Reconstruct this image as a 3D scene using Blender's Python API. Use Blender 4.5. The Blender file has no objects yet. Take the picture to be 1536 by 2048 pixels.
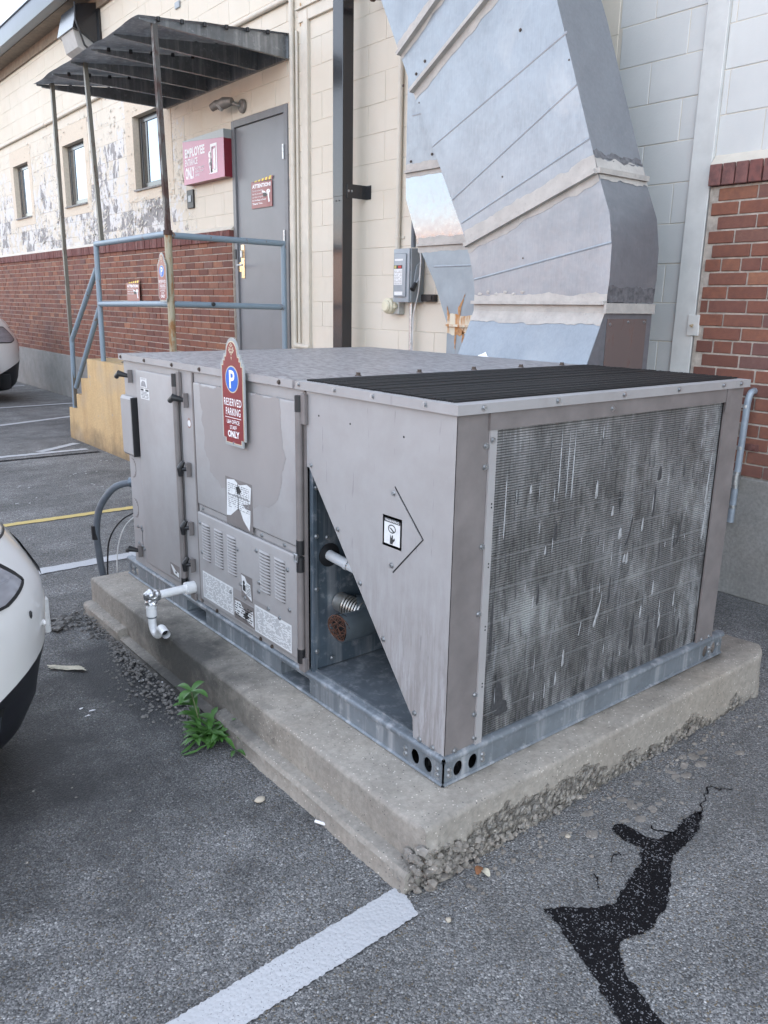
import bpy, bmesh, math, random
from mathutils import Vector, Matrix, noise as mnoise
random.seed(7)
S = bpy.context.scene
R_ = math.radians

# ------------------------------------------------------------------ camera
cd = bpy.data.cameras.new('camera'); cam = bpy.data.objects.new('camera', cd); S.collection.objects.link(cam)
cd.sensor_fit = 'VERTICAL'; cd.sensor_height = 32.0; cd.lens = 1598.06 / 2048 * 32.0
cd.clip_start = 0.05; cd.clip_end = 2000
right = Vector((0.7792162, -0.6265379, 0.0165068)); down = Vector((-0.1459121, -0.2069561, -0.9674083)); fwd = Vector((0.6095341, 0.7514117, -0.2526830))
m3 = Matrix((right, -down, -fwd)).transposed()
cam.matrix_world = Matrix.Translation((-1.3661, -1.4054, 1.46817)) @ m3.to_4x4()
S.camera = cam
S.render.resolution_x = 768; S.render.resolution_y = 1024

# ------------------------------------------------------------------ sky, sun, exposure
SUN_EL, SUN_AZ = R_(27), R_(62)         # azimuth clockwise from +Y: the sun stands behind the building
W = bpy.data.worlds.new('World'); S.world = W; W.use_nodes = True
wt = W.node_tree; wt.nodes.clear()
wo = wt.nodes.new('ShaderNodeOutputWorld'); wb = wt.nodes.new('ShaderNodeBackground'); sk = wt.nodes.new('ShaderNodeTexSky')
sk.sky_type = 'NISHITA'; sk.sun_disc = False; sk.sun_elevation = SUN_EL; sk.sun_rotation = SUN_AZ
sk.air_density = 1.0; sk.dust_density = 1.2; sk.ozone_density = 1.0; sk.altitude = 50
hs = wt.nodes.new('ShaderNodeHueSaturation'); hs.inputs['Saturation'].default_value = 0.47
wt.links.new(sk.outputs[0], hs.inputs['Color']); wt.links.new(hs.outputs[0], wb.inputs[0]); wb.inputs[1].default_value = 0.13
wt.links.new(wb.outputs[0], wo.inputs[0])
sl = bpy.data.lights.new('sun', 'SUN'); sl.energy = 3.0; sl.angle = R_(0.53); sl.color = (1, .94, .86)
so = bpy.data.objects.new('sun', sl); S.collection.objects.link(so)
sdir = Vector((math.sin(SUN_AZ) * math.cos(SUN_EL), math.cos(SUN_AZ) * math.cos(SUN_EL), math.sin(SUN_EL)))
so.rotation_euler = sdir.to_track_quat('Z', 'Y').to_euler(); so.location = sdir * 60
S.view_settings.view_transform = 'Standard'; S.view_settings.look = 'None'; S.view_settings.gamma = 1; S.view_settings.use_curve_mapping = False
S.view_settings.exposure = 2.72
S.render.engine = 'CYCLES'; S.cycles.use_denoising = True; S.cycles.max_bounces = 6

# ------------------------------------------------------------------ material helper
class G:
    def __init__(s, name):
        s.m = bpy.data.materials.new(name); s.m.use_nodes = True; s.nt = s.m.node_tree
        s.b = s.nt.nodes['Principled BSDF']; s._pos = None
    def n(s, t): return s.nt.nodes.new(t)
    def set(s, sock, v):
        if isinstance(v, bpy.types.NodeSocket): s.nt.links.new(v, sock)
        elif isinstance(v, (tuple, list)) and len(v) == 3 and sock.type == 'RGBA': sock.default_value = (*v, 1)
        else: sock.default_value = v
    def pos(s):
        if s._pos is None: s._pos = s.n('ShaderNodeNewGeometry').outputs['Position']
        return s._pos
    def objc(s): return s.n('ShaderNodeTexCoord').outputs['Object']
    def sep(s, v):
        x = s.n('ShaderNodeSeparateXYZ'); s.set(x.inputs[0], v); return x.outputs
    def scale(s, v, k):
        x = s.n('ShaderNodeVectorMath'); x.operation = 'MULTIPLY'; s.set(x.inputs[0], v); x.inputs[1].default_value = k; return x.outputs[0]
    def off(s, v, k):
        x = s.n('ShaderNodeVectorMath'); x.operation = 'ADD'; s.set(x.inputs[0], v); s.set(x.inputs[1], k); return x.outputs[0]
    def noise(s, v, sc, det=4, ro=.55, dist=0, col=False):
        x = s.n('ShaderNodeTexNoise'); s.set(x.inputs['Vector'], v); x.inputs['Scale'].default_value = sc; x.inputs['Detail'].default_value = det
        x.inputs['Roughness'].default_value = ro; x.inputs['Distortion'].default_value = dist; return x.outputs['Color' if col else 'Fac']
    def vor(s, v, sc, feat='F1', out='Distance', rnd=1):
        x = s.n('ShaderNodeTexVoronoi'); x.feature = feat; s.set(x.inputs['Vector'], v); x.inputs['Scale'].default_value = sc
        x.inputs['Randomness'].default_value = rnd; return x.outputs[out]
    def ramp(s, f, stops, const=False):
        x = s.n('ShaderNodeValToRGB'); s.set(x.inputs[0], f); cr = x.color_ramp
        if const: cr.interpolation = 'CONSTANT'
        while len(cr.elements) < len(stops): cr.elements.new(.5)
        for e, (p, c) in zip(cr.elements, stops):
            e.position = p; e.color = (c, c, c, 1) if isinstance(c, (int, float)) else (*c, 1)
        return x.outputs[0]
    def mix(s, f, a, b, bl='MIX'):
        x = s.n('ShaderNodeMix'); x.data_type = 'RGBA'; x.blend_type = bl; s.set(x.inputs[0], f); s.set(x.inputs[6], a); s.set(x.inputs[7], b); return x.outputs[2]
    def math(s, op, a, b=0, cl=False):
        x = s.n('ShaderNodeMath'); x.operation = op; x.use_clamp = cl; s.set(x.inputs[0], a); s.set(x.inputs[1], b); return x.outputs[0]
    def rng(s, v, a, b, c=0, d=1):
        x = s.n('ShaderNodeMapRange'); s.set(x.inputs[0], v)
        for i, q in enumerate((a, b, c, d)): x.inputs[i + 1].default_value = q
        return x.outputs[0]
    def bump(s, h, st=.3, di=.01, nrm=None):
        x = s.n('ShaderNodeBump'); x.inputs['Strength'].default_value = st; x.inputs['Distance'].default_value = di; s.set(x.inputs['Height'], h)
        if nrm is not None: s.set(x.inputs['Normal'], nrm)
        return x.outputs[0]
    def rand(s):
        a = s.n('ShaderNodeObjectInfo').outputs['Random']; b = s.n('ShaderNodeNewGeometry').outputs['Random Per Island']
        return s.math('FRACT', s.math('ADD', a, b))
    def fin(s, col=None, rough=.6, metal=0, nrm=None, **kw):
        if col is not None: s.set(s.b.inputs['Base Color'], col)
        s.set(s.b.inputs['Roughness'], rough); s.set(s.b.inputs['Metallic'], metal)
        if nrm is not None: s.set(s.b.inputs['Normal'], nrm)
        for k, v in kw.items(): s.set(s.b.inputs[k.replace('_', ' ')], v)
        return s.m

def simple(name, col, rough=.5, metal=0, grain=.12, sc=30, bump=.05, **kw):
    g = G(name); p = g.pos(); f = g.noise(p, sc, 5, .6)
    c = g.mix(g.rng(f, .3, .7), tuple(x * (1 - grain) for x in col), tuple(min(1, x * (1 + grain)) for x in col))
    return g.fin(c, rough, metal, g.bump(f, bump, .004) if bump else None, **kw)

def mk_asphalt():
    g = G('asphalt'); p = g.pos()
    pw = g.off(p, g.scale(g.noise(p, 60, 2, .5, 0, True), (.008, .008, .008)))
    c1 = g.sep(g.vor(pw, 165, 'F1', 'Color'))[0]; c1b = g.vor(pw, 165, 'F1', 'Color')
    d1 = g.vor(pw, 165, 'F1', 'Distance'); c2 = g.sep(g.vor(pw, 330, 'F1', 'Color'))[1]; d2 = g.vor(pw, 330, 'F1', 'Distance')
    stone = g.ramp(c1, [(0, (.055, .055, .056)), (.22, (.125, .124, .124)), (.5, (.20, .198, .196)), (.76, (.275, .269, .26)), (.92, (.36, .352, .34)), (.985, (.46, .452, .44)), (1, (.60, .59, .575))])
    warm = g.mix(g.rng(g.sep(c1b)[2], .88, .92), stone, (.17, .135, .09))
    fine = g.ramp(c2, [(0, .05), (.5, .145), (.88, .25), (1, .38)])
    col = g.mix(g.rng(d1, .34, .60), warm, fine)
    big = g.noise(p, .9, 5, .6); med = g.noise(p, 5, 4, .6)
    col = g.mix(1.0, col, g.ramp(big, [(.3, .68), (.7, 1.28)]), 'MULTIPLY'); col = g.mix(1.0, col, g.ramp(med, [(.3, .78), (.7, 1.18)]), 'MULTIPLY')
    xy = g.sep(p)
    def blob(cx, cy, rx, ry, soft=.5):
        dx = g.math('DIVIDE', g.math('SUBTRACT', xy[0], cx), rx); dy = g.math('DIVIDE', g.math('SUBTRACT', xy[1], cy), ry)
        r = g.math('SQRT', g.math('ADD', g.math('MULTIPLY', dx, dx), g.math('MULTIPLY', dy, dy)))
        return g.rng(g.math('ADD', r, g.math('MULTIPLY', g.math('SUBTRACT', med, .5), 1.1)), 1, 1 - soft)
    wet_shade = g.math('MAXIMUM', blob(-.33, 1.5, .24, .66), g.math('MULTIPLY', blob(-.85, 1.1, .95, 1.15, .9), 1.0))  # damp below the drain; the wider blob also paints in the car's shade
    col = g.mix(g.math('MULTIPLY', wet_shade, .86), col, (.026, .027, .030))
    tr = g.noise(g.scale(p, (.5, 3.2, 1)), 1.1, 5, .6); col = g.mix(1.0, col, g.ramp(tr, [(.35, .80), (.65, 1.12)]), 'MULTIPLY'); oil = g.noise(p, 2.6, 5, .6, .4); col = g.mix(g.rng(oil, .62, .74, 0, .4), col, (.05, .05, .052))
    grey = g.math('MULTIPLY', blob(.6, -.35, 1.3, .38, .8), .22)
    col = g.mix(grey, col, (.2, .195, .185))
    h = g.math('ADD', g.math('MULTIPLY', d1, -1), g.math('MULTIPLY', d2, -.35)); h = g.math('ADD', h, g.math('MULTIPLY', c1, .35))
    return g.fin(col, g.mix(wet_shade, (.82, .82, .82), (.6, .6, .6)), 0, g.bump(h, .75, .006), Specular_IOR_Level=.35)
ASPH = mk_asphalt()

def mk_paint_line(name, col):
    g = G(name); p = g.pos()
    pit = g.vor(p, 95, 'F1', 'Color'); d1 = g.vor(p, 95, 'F1', 'Distance'); n1 = g.noise(p, 35, 5, .65); n2 = g.noise(p, 4, 4, .6)
    wear = g.math('ADD', g.math('MULTIPLY', n1, .75), g.math('MULTIPLY', n2, .4)); wear = g.math('ADD', wear, g.math('MULTIPLY', g.sep(pit)[0], .12))
    fl = g.noise(p, 210, 3, .7); f = g.math('MAXIMUM', g.rng(wear, .86, .90), g.math('MULTIPLY', g.rng(g.math('ADD', fl, g.math('MULTIPLY', n2, .18)), .70, .76), .8))
    c = g.mix(f, g.mix(n2, tuple(x * .8 for x in col), col), (.08, .08, .085))
    return g.fin(c, .75, 0, g.bump(g.math('MULTIPLY', d1, -1), .45, .004))
LINE_W = mk_paint_line('white_line_paint', (.50, .505, .52)); LINE_Y = mk_paint_line('yellow_line_paint', (.62, .47, .17)); LINE_OLD = mk_paint_line('worn_line_paint', (.46, .46, .47))

def mk_tar():
    g = G('tar_seal'); p = g.pos(); v = g.vor(p, 95, 'F1', 'Color'); d = g.vor(p, 95)
    q = g.off(p, g.scale(g.noise(p, 90, 3, .6, 0, True), (.016, .016, .016))); v = g.vor(q, 260, 'F1', 'Color'); d = g.vor(q, 260); s = g.math('ADD', g.sep(v)[0], g.math('MULTIPLY', g.noise(p, 9, 4, .65), .75))
    c = g.mix(g.math('MULTIPLY', g.rng(s, 1.16, 1.24), g.rng(d, .55, .35)), (.0085, .008, .0095), (.26, .26, .27))
    return g.fin(c, .75, 0, g.bump(g.math('MULTIPLY', d, -1), .5, .004), Specular_IOR_Level=.12)
TAR = mk_tar()

def mk_concrete(name, col, dirt=.35, speck=True, stain=None, warm=True, pit=False):
    g = G(name); p = g.pos(); n = g.noise(p, 6, 6, .65); n2 = g.noise(p, 60, 4, .7); n3 = g.noise(p, 1.3, 4, .6)
    c = g.mix(g.rng(n, .3, .7), tuple(x * (1 - dirt) for x in col), col)
    c = g.mix(g.rng(n3, .45, .75, 0, .5), c, tuple(x * k for x, k in zip(col, (.78, .72, .64) if warm else (.7, .72, .75))))
    c = g.mix(1, c, g.ramp(n2, [(.3, .78), (.7, 1.12)]), 'MULTIPLY')
    if speck:
        v = g.sep(g.vor(p, 170, 'F1', 'Color'))[0]; c = g.mix(g.math('MULTIPLY', g.rng(v, .93, .96), g.rng(g.vor(p, 170), .42, .30, 0, .8)), c, tuple(min(1, x * 1.8) for x in col))
        v2 = g.sep(g.vor(p, 150, 'F1', 'Color'))[1]; c = g.mix(g.math('MULTIPLY', g.rng(v2, .95, .97), g.rng(g.vor(p, 150), .36, .26, 0, .8)), c, (.06, .06, .06))
    if stain: c = stain(g, p, c, n)
    h = g.math('ADD', n2, g.math('MULTIPLY', n, 1.5)); bm_ = g.bump(h, .35, .006)
    if pit:                          # the near face has lost its skin low down: stones and pits
        xy = g.sep(p); face = g.rng(xy[1], -.10, -.108); lo_ = g.math('ADD', xy[2], g.math('ADD', g.math('MULTIPLY', g.math('SUBTRACT', n, .5), -.30), g.rng(xy[0], .0, 1.5, -.01, .06)))
        mk = g.math('MULTIPLY', face, g.rng(lo_, .090, .055)); pw = g.off(p, g.scale(g.noise(p, 30, 3, .6, 0, True), (.02, .02, .02)))
        v1 = g.vor(pw, 52); v2 = g.vor(pw, 120); hh = g.math('MULTIPLY', g.math('ADD', g.math('MULTIPLY', v1, -1.2), g.math('MULTIPLY', v2, -.5)), mk)
        c = g.mix(g.math('MULTIPLY', mk, g.rng(v1, .32, .62, 0, .8)), c, tuple(x * .28 for x in col)); sc_ = g.sep(g.vor(pw, 52, 'F1', 'Color'))[0]; c = g.mix(g.math('MULTIPLY', mk, g.rng(sc_, .6, 1, 0, .4)), c, (.34, .33, .32))
        bm_ = g.bump(hh, .9, .02, bm_)
    return g.fin(c, .88, 0, bm_, Specular_IOR_Level=.3)
def pad_stain(g, p, c, n):
    xy = g.sep(p)
    dy = g.math('DIVIDE', g.math('SUBTRACT', xy[1], 1.28), .62); dx = g.math('DIVIDE', g.math('ADD', xy[0], .2), .3)
    r = g.math('SQRT', g.math('ADD', g.math('MULTIPLY', dx, dx), g.math('MULTIPLY', dy, dy)))
    f = g.rng(g.math('ADD', r, g.math('MULTIPLY', g.math('SUBTRACT', n, .5), 1.2)), 1.05, .25)
    c = g.mix(g.math('MULTIPLY', f, .85), c, (.035, .036, .036))
    # drip streaks down the left edge of the pad
    st = g.noise(g.scale(p, (1, 26, 1.5)), 1, 4, .6); low = g.rng(xy[2], .18, .05, 0, 1)
    low = g.math('MULTIPLY', low, g.rng(xy[2], .07, .09)); f2 = g.math('MULTIPLY', g.rng(st, .52, .66), g.math('MULTIPLY', low, g.rng(xy[0], -.168, -.176)))
    c = g.mix(g.math('MULTIPLY', f2, .35), c, (.06, .055, .05))
    # line of dirt washed out from under the steel skid
    e = g.math('MINIMUM', g.math('ABSOLUTE', g.math('ADD', xy[1], .006)), 9)
    f3 = g.math('MULTIPLY', g.rng(e, .05, .0), g.rng(n, .42, .62)); f3 = g.math('MULTIPLY', f3, g.rng(xy[0], -.02, .15))
    return g.mix(g.math('MULTIPLY', f3, .8), c, (.05, .045, .035))
PAD = mk_concrete('weathered_pad_concrete', (.375, .345, .305), .30, stain=pad_stain, pit=True)
RUBBLE = mk_concrete('broken_concrete', (.33, .305, .275), .5)
BASEC = mk_concrete('foundation_concrete', (.30, .295, .285), .3, False)
def step_stain(g, p, c, n):
    xy = g.sep(p); st = g.noise(g.scale(p, (9, 9, .8)), 1, 5, .65)
    c = g.mix(g.rng(st, .5, .68, 0, .45), c, (.33, .21, .10)); gr = g.math('ADD', xy[2], g.math('MULTIPLY', g.math('SUBTRACT', g.noise(p, 5, 5, .65), .5), .5)); c = g.mix(g.rng(gr, .22, .0, 0, .75), c, (.16, .125, .085)); c = g.mix(g.rng(g.noise(p, 2.4, 5, .65), .5, .66, 0, .5), c, (.40, .33, .24)); ch = g.noise(p, 11, 5, .7)
    c = g.mix(g.rng(ch, .66, .7), c, (.36, .33, .29)); pk = g.noise(p, 55, 3, .7)
    return g.mix(g.rng(pk, .68, .74, 0, .6), c, (.24, .18, .11))
STEPC = mk_concrete('ochre_painted_concrete', (.58, .42, .225), .12, False, step_stain)

def mk_unit(name, streaks=False, top=False):
    g = G(name); p = g.pos(); n = g.noise(p, 2.2, 5, .6, .6); n2 = g.noise(p, 14, 5, .65); fine = g.noise(p, 160, 3, .6)
    dark = (.240, .223, .217); light = (.325, .314, .314)
    c = g.mix(g.rng(n, .40, .78, 0, .55), light, dark); c = g.mix(g.rng(n2, .4, .75, 0, .3), c, (.40, .395, .41))
    xyz = g.sep(p)
    if streaks:
        st = g.noise(g.scale(p, (55, 55, 7)), 1, 5, .7); lowm = g.rng(g.math('ADD', xyz[2], g.math('MULTIPLY', n2, .3)), .98, .5)
        f = g.math('MULTIPLY', g.rng(st, .44, .56), lowm); c = g.mix(g.math('MULTIPLY', f, .65), c, (.222, .203, .200)); st2 = g.noise(g.off(g.scale(p, (40, 40, 5)), (4, 4, 9)), 1, 5, .75); c = g.mix(g.math('MULTIPLY', g.rng(st2, .52, .62), g.math('MULTIPLY', lowm, .6)), c, (.43, .43, .45))
        scr = g.noise(g.scale(p, (60, 60, 5)), 1, 3, .6); c = g.mix(g.math('MULTIPLY', g.rng(scr, .66, .7), .6), c, (.15, .14, .15))
    else:
        sw = g.noise(g.scale(p, (3, 3, 1.2)), 1.4, 4, .6, 1.5); c = g.mix(g.rng(sw, .58, .75, 0, .3), c, (.25, .23, .235))
        scr = g.noise(g.scale(p, (30, 30, 1.5)), 1, 3, .6); c = g.mix(g.rng(scr, .68, .74, 0, .4), c, (.2, .185, .19))
    h = g.math('MULTIPLY', fine, .3)
    rough = .5
    if top:
        rip = g.noise(g.scale(p, (70, 24, 24)), 1, 5, .7); c = g.mix(g.rng(rip, .44, .58), g.mix(.6, c, (.30, .29, .30)), (.135, .125, .13)); h = rip; rough = .42
    return g.fin(c, rough, 0, g.bump(h, .25 if top else .1, .004), Specular_IOR_Level=.45)
UNIT = mk_unit('taupe_cabinet_paint'); UNITS = mk_unit('streaked_cabinet_paint', True); UNITT = mk_unit('weathered_lid_paint', False, True)
UNITD = simple('taupe_trim_coil_shade', (.172, .154, .150), .5, 0, .18, 9)  # dark taupe trim; on the coil side it also paints in shade
UNITN = simple('shielded_cabinet_paint', (.27, .253, .25), .45, 0, .06, 5, .02)

def mk_galv(name, base=(.46, .49, .52), rough=.42, metal=.75, streak=True, rust=0, spangle=True, dark=.55, brush=False):
    g = G(name); p = g.pos(); n = g.noise(p, 4, 5, .6); sp = g.sep(g.vor(p, 55, 'F1', 'Color'))[0]; n3 = g.noise(p, 30, 4, .6)
    c = g.mix(g.rng(n, .3, .7), tuple(x * dark for x in base), base)
    if spangle: c = g.mix(.09, c, g.ramp(sp, [(0, tuple(x * .55 for x in base)), (1, tuple(min(1, x * 1.25) for x in base))]))
    if streak:
        st = g.noise(g.scale(p, (22, 22, 1.2)), 1, 4, .65); c = g.mix(g.rng(st, .5, .72, 0, .5), c, (.55, .56, .58)); c = g.mix(g.rng(n3, .58, .75, 0, .4), c, (.62, .63, .65))
    if brush:
        bn = g.noise(g.scale(p, (170, 170, 14)), 1, 3, .6); c = g.mix(g.rng(bn, .4, .65, 0, .16), c, tuple(x * 1.35 for x in base)); dn = g.noise(p, 1.7, 5, .7, .8); c = g.mix(g.rng(dn, .55, .72, 0, .5), c, tuple(x * .66 for x in base)); c = g.mix(g.rng(dn, .45, .3, 0, .35), c, (.42, .42, .42)); n = g.noise(p, 2.2, 3, .5)
    if rust: c = g.mix(g.rng(g.noise(p, 9, 6, .7), .62 - rust * .1, .70), c, (.16, .075, .03))
    rr = g.rng(n3, .2, .8, rough - .08, rough + .12)
    return g.fin(c, rr, metal, g.bump(n, .35 if brush else .06, .01))
GALV = mk_galv('galvanised_rail', (.225, .255, .285), .48, .35); GALVIN = mk_galv('dull_galvanised_panel', (.17, .22, .27), .42, .6); 
DUCT = mk_galv('galvanised_duct', (.275, .305, .338), .35, .45, False, dark=.80, brush=True); DUCTS = mk_galv('duct_shaded_side', (.235, .25, .275), .36, .45, False, dark=.82, brush=True)  # side metal is a darker copy of the duct's, shade painted in
DUCTB = mk_galv('bright_duct_sheet', (.27, .29, .315), .12, .80, False, spangle=False, dark=.95)
def mk_sealant():
    g = G('duct_sealant'); p = g.pos(); n = g.noise(p, 12, 5, .65); n2 = g.noise(p, 50, 4, .6)
    c = g.mix(g.rng(n, .35, .7), (.46, .435, .405), (.35, .33, .31)); c = g.mix(g.rng(n2, .58, .75, 0, .5), c, (.24, .22, .21))
    return g.fin(c, .7, 0, g.bump(n2, .3, .005))
SEAL = mk_sealant()
def mk_rustseal():
    g = G('rust_stained_sealant'); p = g.pos(); st = g.noise(g.scale(p, (25, 25, 5)), 1, 4, .6)
    c = g.mix(g.rng(st, .47, .6), (.60, .55, .44), (.42, .19, .06)); return g.fin(c, .75, 0, g.bump(st, .2, .004))
RUSTSEAL = mk_rustseal()
DARKST = simple('stained_dark_sealant', (.12, .12, .13), .6, 0, .5, 40, .1)

def mk_block(name, peel=True):
    g = G(name); p = g.pos(); r = g.rand(); fine = g.noise(p, 70, 5, .7); big = g.noise(p, 1.1, 4, .6); xyz = g.sep(p)
    c = g.mix(g.rng(big, .3, .7), (.60, .545, .455), (.665, .615, .535)); c = g.mix(g.math('MULTIPLY', r, .18), c, (.60, .55, .47))
    drt = g.noise(g.scale(p, (6, 6, .7)), 1, 5, .65); c = g.mix(g.rng(drt, .58, .74, 0, .3), c, (.48, .44, .38))
    h = fine
    if peel:
        area = g.math('MULTIPLY', g.rng(xyz[1], 6.3, 7.6), g.rng(xyz[2], 3.85, 3.2)); area = g.math('MULTIPLY', area, g.rng(xyz[1], 25, 18, .6, 1))
        rb = g.math('MULTIPLY', g.math('SUBTRACT', r, .5), .16)
        low = g.rng(xyz[2], 3.0, 2.2, 0, .05); base = g.math('ADD', g.math('MULTIPLY', area, .20), g.math('ADD', rb, low))
        a = g.noise(g.scale(p, (1, 1.0, .75)), 5.6, 8, .68, .35); b = g.noise(g.off(p, (3.1, 7.7, 1.3)), 8.5, 7, .68, .3)
        f1 = g.math('MULTIPLY', g.rng(g.math('ADD', b, base), .70, .72), g.rng(area, .02, .25)); f2 = g.math('MULTIPLY', g.rng(g.math('ADD', a, base), .775, .79), g.rng(area, .02, .25))
        c = g.mix(g.math('MULTIPLY', f1, .9), c, g.mix(b, (.70, .69, .68), (.56, .555, .56))); c = g.mix(f2, c, g.mix(g.noise(p, 5, 5, .6), (.15, .145, .15), (.40, .385, .375)))
        ck = g.vor(g.off(p, g.scale(g.noise(p, 8, 3, .6, 0, True), (.2, .2, .2))), 9, 'DISTANCE_TO_EDGE'); ckf = g.math('MULTIPLY', g.rng(ck, .030, .012), g.math('MULTIPLY', area, g.rng(g.noise(p, 3.3, 3), .47, .6)))
        c = g.mix(g.math('MULTIPLY', ckf, .7), c, (.13, .12, .12))
        h = g.math('SUBTRACT', h, g.math('MULTIPLY', g.math('ADD', f1, f2), .8))
    return g.fin(c, .8, 0, g.bump(h, .4, .004), Specular_IOR_Level=.3)
BLOCK = mk_block('cream_painted_block'); TRIM = simple('cream_trim_paint', (.58, .535, .46), .6, 0, .07, 12, .12)
def mk_greyblock():
    g = G('grey_painted_block'); p = g.pos(); n = g.noise(p, 70, 5, .7); b = g.noise(p, 1.5, 4, .6); r = g.rand()  # neutral grey block paint, slightly varied from block to block
    c = g.mix(g.rng(b, .3, .7), (.49, .50, .495), (.60, .605, .59)); c = g.mix(g.math('MULTIPLY', r, .12), c, (.55, .56, .56))
    return g.fin(c, .72, 0, g.bump(n, .35, .004))
GBLOCK = mk_greyblock(); GTRIM = simple('pale_grey_trim_paint', (.56, .565, .55), .6, 0, .07, 12, .12)
TAN = simple('tan_window_border_paint', (.60, .52, .42), .8, 0, .1, 40, .2)

def mk_brick():
    g = G('red_brick'); p = g.pos(); r = g.rand(); n = g.noise(p, 28, 5, .65); n2 = g.noise(p, 120, 3, .6); big = g.noise(p, 1.6, 4, .6)
    c = g.ramp(r, [(0, (.145, .068, .054)), (.25, (.20, .086, .060)), (.5, (.245, .104, .068)), (.72, (.195, .09, .07)), (.86, (.29, .13, .078)), (.95, (.165, .094, .084)), (1, (.34, .16, .095))])
    c = g.mix(g.rng(n, .35, .75, 0, .55), c, (.11, .055, .05)); c = g.mix(g.rng(big, .52, .72, 0, .5), c, (.145, .066, .062))
    wh = g.noise(g.scale(p, (14, 14, 3)), 1, 5, .7); c = g.mix(g.rng(wh, .66, .78, 0, .5), c, (.42, .34, .31))
    return g.fin(c, .85, 0, g.bump(g.math('ADD', n, n2), .4, .004), Specular_IOR_Level=.25)
BRICK = mk_brick()
def mk_soldier():
    g = G('dark_coping_brick'); p = g.pos(); r = g.rand(); n = g.noise(p, 28, 5, .65)
    c = g.ramp(r, [(0, (.15, .06, .055)), (.5, (.19, .075, .066)), (1, (.23, .12, .11))]); c = g.mix(g.rng(n, .4, .7, 0, .7), c, (.075, .05, .05))
    return g.fin(c, .85, 0, g.bump(n, .4, .005), Specular_IOR_Level=.25)
SOLDIER = mk_soldier(); MORTAR = simple('mortar', (.40, .355, .31), .9, 0, .3, 30, .3)

def mk_rustpaint(name, paint, rust=.5, rc=(.07, .035, .022)):
    g = G(name); p = g.pos(); n = g.noise(g.scale(p, (1, 1, .35)), 14, 6, .7); n2 = g.noise(p, 60, 4, .6)
    f = g.rng(n, .62 - .16 * rust, .66 - .1 * rust); c = g.mix(f, paint, g.mix(n2, rc, tuple(x * 2.2 for x in rc)))
    return g.fin(c, g.mix(f, (.42, .42, .42), (.85, .85, .85)), 0, g.bump(n, .25, .003))
RAIL = mk_rustpaint('blue_grey_rail_paint', (.185, .245, .30), .05, (.10, .055, .035)); POSTY = mk_rustpaint('yellowed_rusty_post', (.30, .27, .19), .75, (.15, .075, .03)); POSTD = mk_rustpaint('rusty_dark_post', (.085, .08, .075), 1.0, (.035, .018, .015))
CANOPY = mk_galv('dull_canopy_steel', (.27, .285, .30), .38, .65); BLACKBOLT = simple('black_bolt', (.02, .02, .022), .6)
DARKBR = simple('dark_bronze_aluminium', (.022, .022, .026), .22, .35, .1, 5, 0, Coat_Weight=.4, Coat_Roughness=.12)
DOORP = simple('grey_door_paint', (.175, .18, .195), .38, 0, .05, 6, .03); DOORF = simple('grey_door_frame_paint', (.155, .158, .17), .45, 0, .1, 12, .05)
BLACK = simple('black_plastic', (.014, .014, .016), .45, 0, .2, 40); BLACKW = simple('black_vinyl_wire', (.006, .006, .007), .55, 0, .2, 40)
VOID = simple('dark_cavity', (.010, .010, .011), .9); STEEL = simple('zinc_screw', (.42, .43, .44), .35, .85, .25, 90, 0); SCREWD = simple('rusty_screw', (.09, .07, .06), .6, .4, .3, 90, 0)
PVC = simple('white_pvc', (.74, .74, .75), .35, 0, .06, 30); GREYPVC = simple('grey_conduit_plastic', (.10, .115, .135), .5, 0, .15, 25); GREYBOX = simple('grey_enamel', (.285, .315, .345), .38, 0, .08, 14, .02); GREYBOXD = simple('grey_enamel_side', (.235, .255, .275), .4, 0, .08, 14, .02)
FOIL = G('foil_tape'); FOIL = FOIL.fin((.62, .62, .63), .32, .9, FOIL.bump(FOIL.vor(FOIL.pos(), 60), .9, .01))
CREAMP = simple('cream_plastic', (.62, .58, .44), .45, 0, .06, 20); WHITEP = simple('sticker_white', (.66, .67, .68), .45, 0, .08, 60, 0); INK = simple('printed_black', (.03, .03, .032), .6, 0, .1, 60, 0); INKG = simple('printed_grey', (.26, .26, .27), .6, 0, .2, 60, 0)
REDINK = simple('printed_red', (.45, .03, .03), .5, 0, .05, 60, 0); BRASS = simple('brass_plate', (.75, .55, .33), .25, .9, .1, 40, 0); CHROME = simple('chrome', (.8, .8, .82), .12, 1, .05, 40, 0)
MAROON = simple('maroon_sign_face', (.205, .022, .026), .28, 0, .1, 12, 0, Coat_Weight=.15); MAROONP = simple('sheen_maroon_sign_face', (.42, .14, .22), .35, 0, .1, 4, 0, Coat_Weight=.12, Coat_Roughness=.1); MAROOND = simple('maroon_sign_edge', (.16, .008, .02), .35)  # the pinker maroon has the sky's sheen mixed into its colour
SIGNGREY = simple('sign_grey', (.31, .33, .335), .4, 0, .06, 20, 0); CREAM = simple('sign_cream', (.55, .49, .36), .4, 0, .05, 20, 0); BLUE = simple('sign_blue', (.012, .12, .52), .35, 0, .05, 20, 0); WHITE = simple('sign_white', (.80, .80, .82), .5, 0, .03, 20, 0); YELLOW = simple('sign_yellow', (.75, .58, .05), .4, 0, .03, 20, 0)
LEAF = G('weed_leaf'); LEAF = LEAF.fin(LEAF.mix(LEAF.noise(LEAF.pos(), 25, 3), (.030, .095, .016), (.070, .175, .030)), .5, 0, None, Transmission_Weight=0.0); STEM = simple('weed_stem', (.10, .12, .05), .6)
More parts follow.
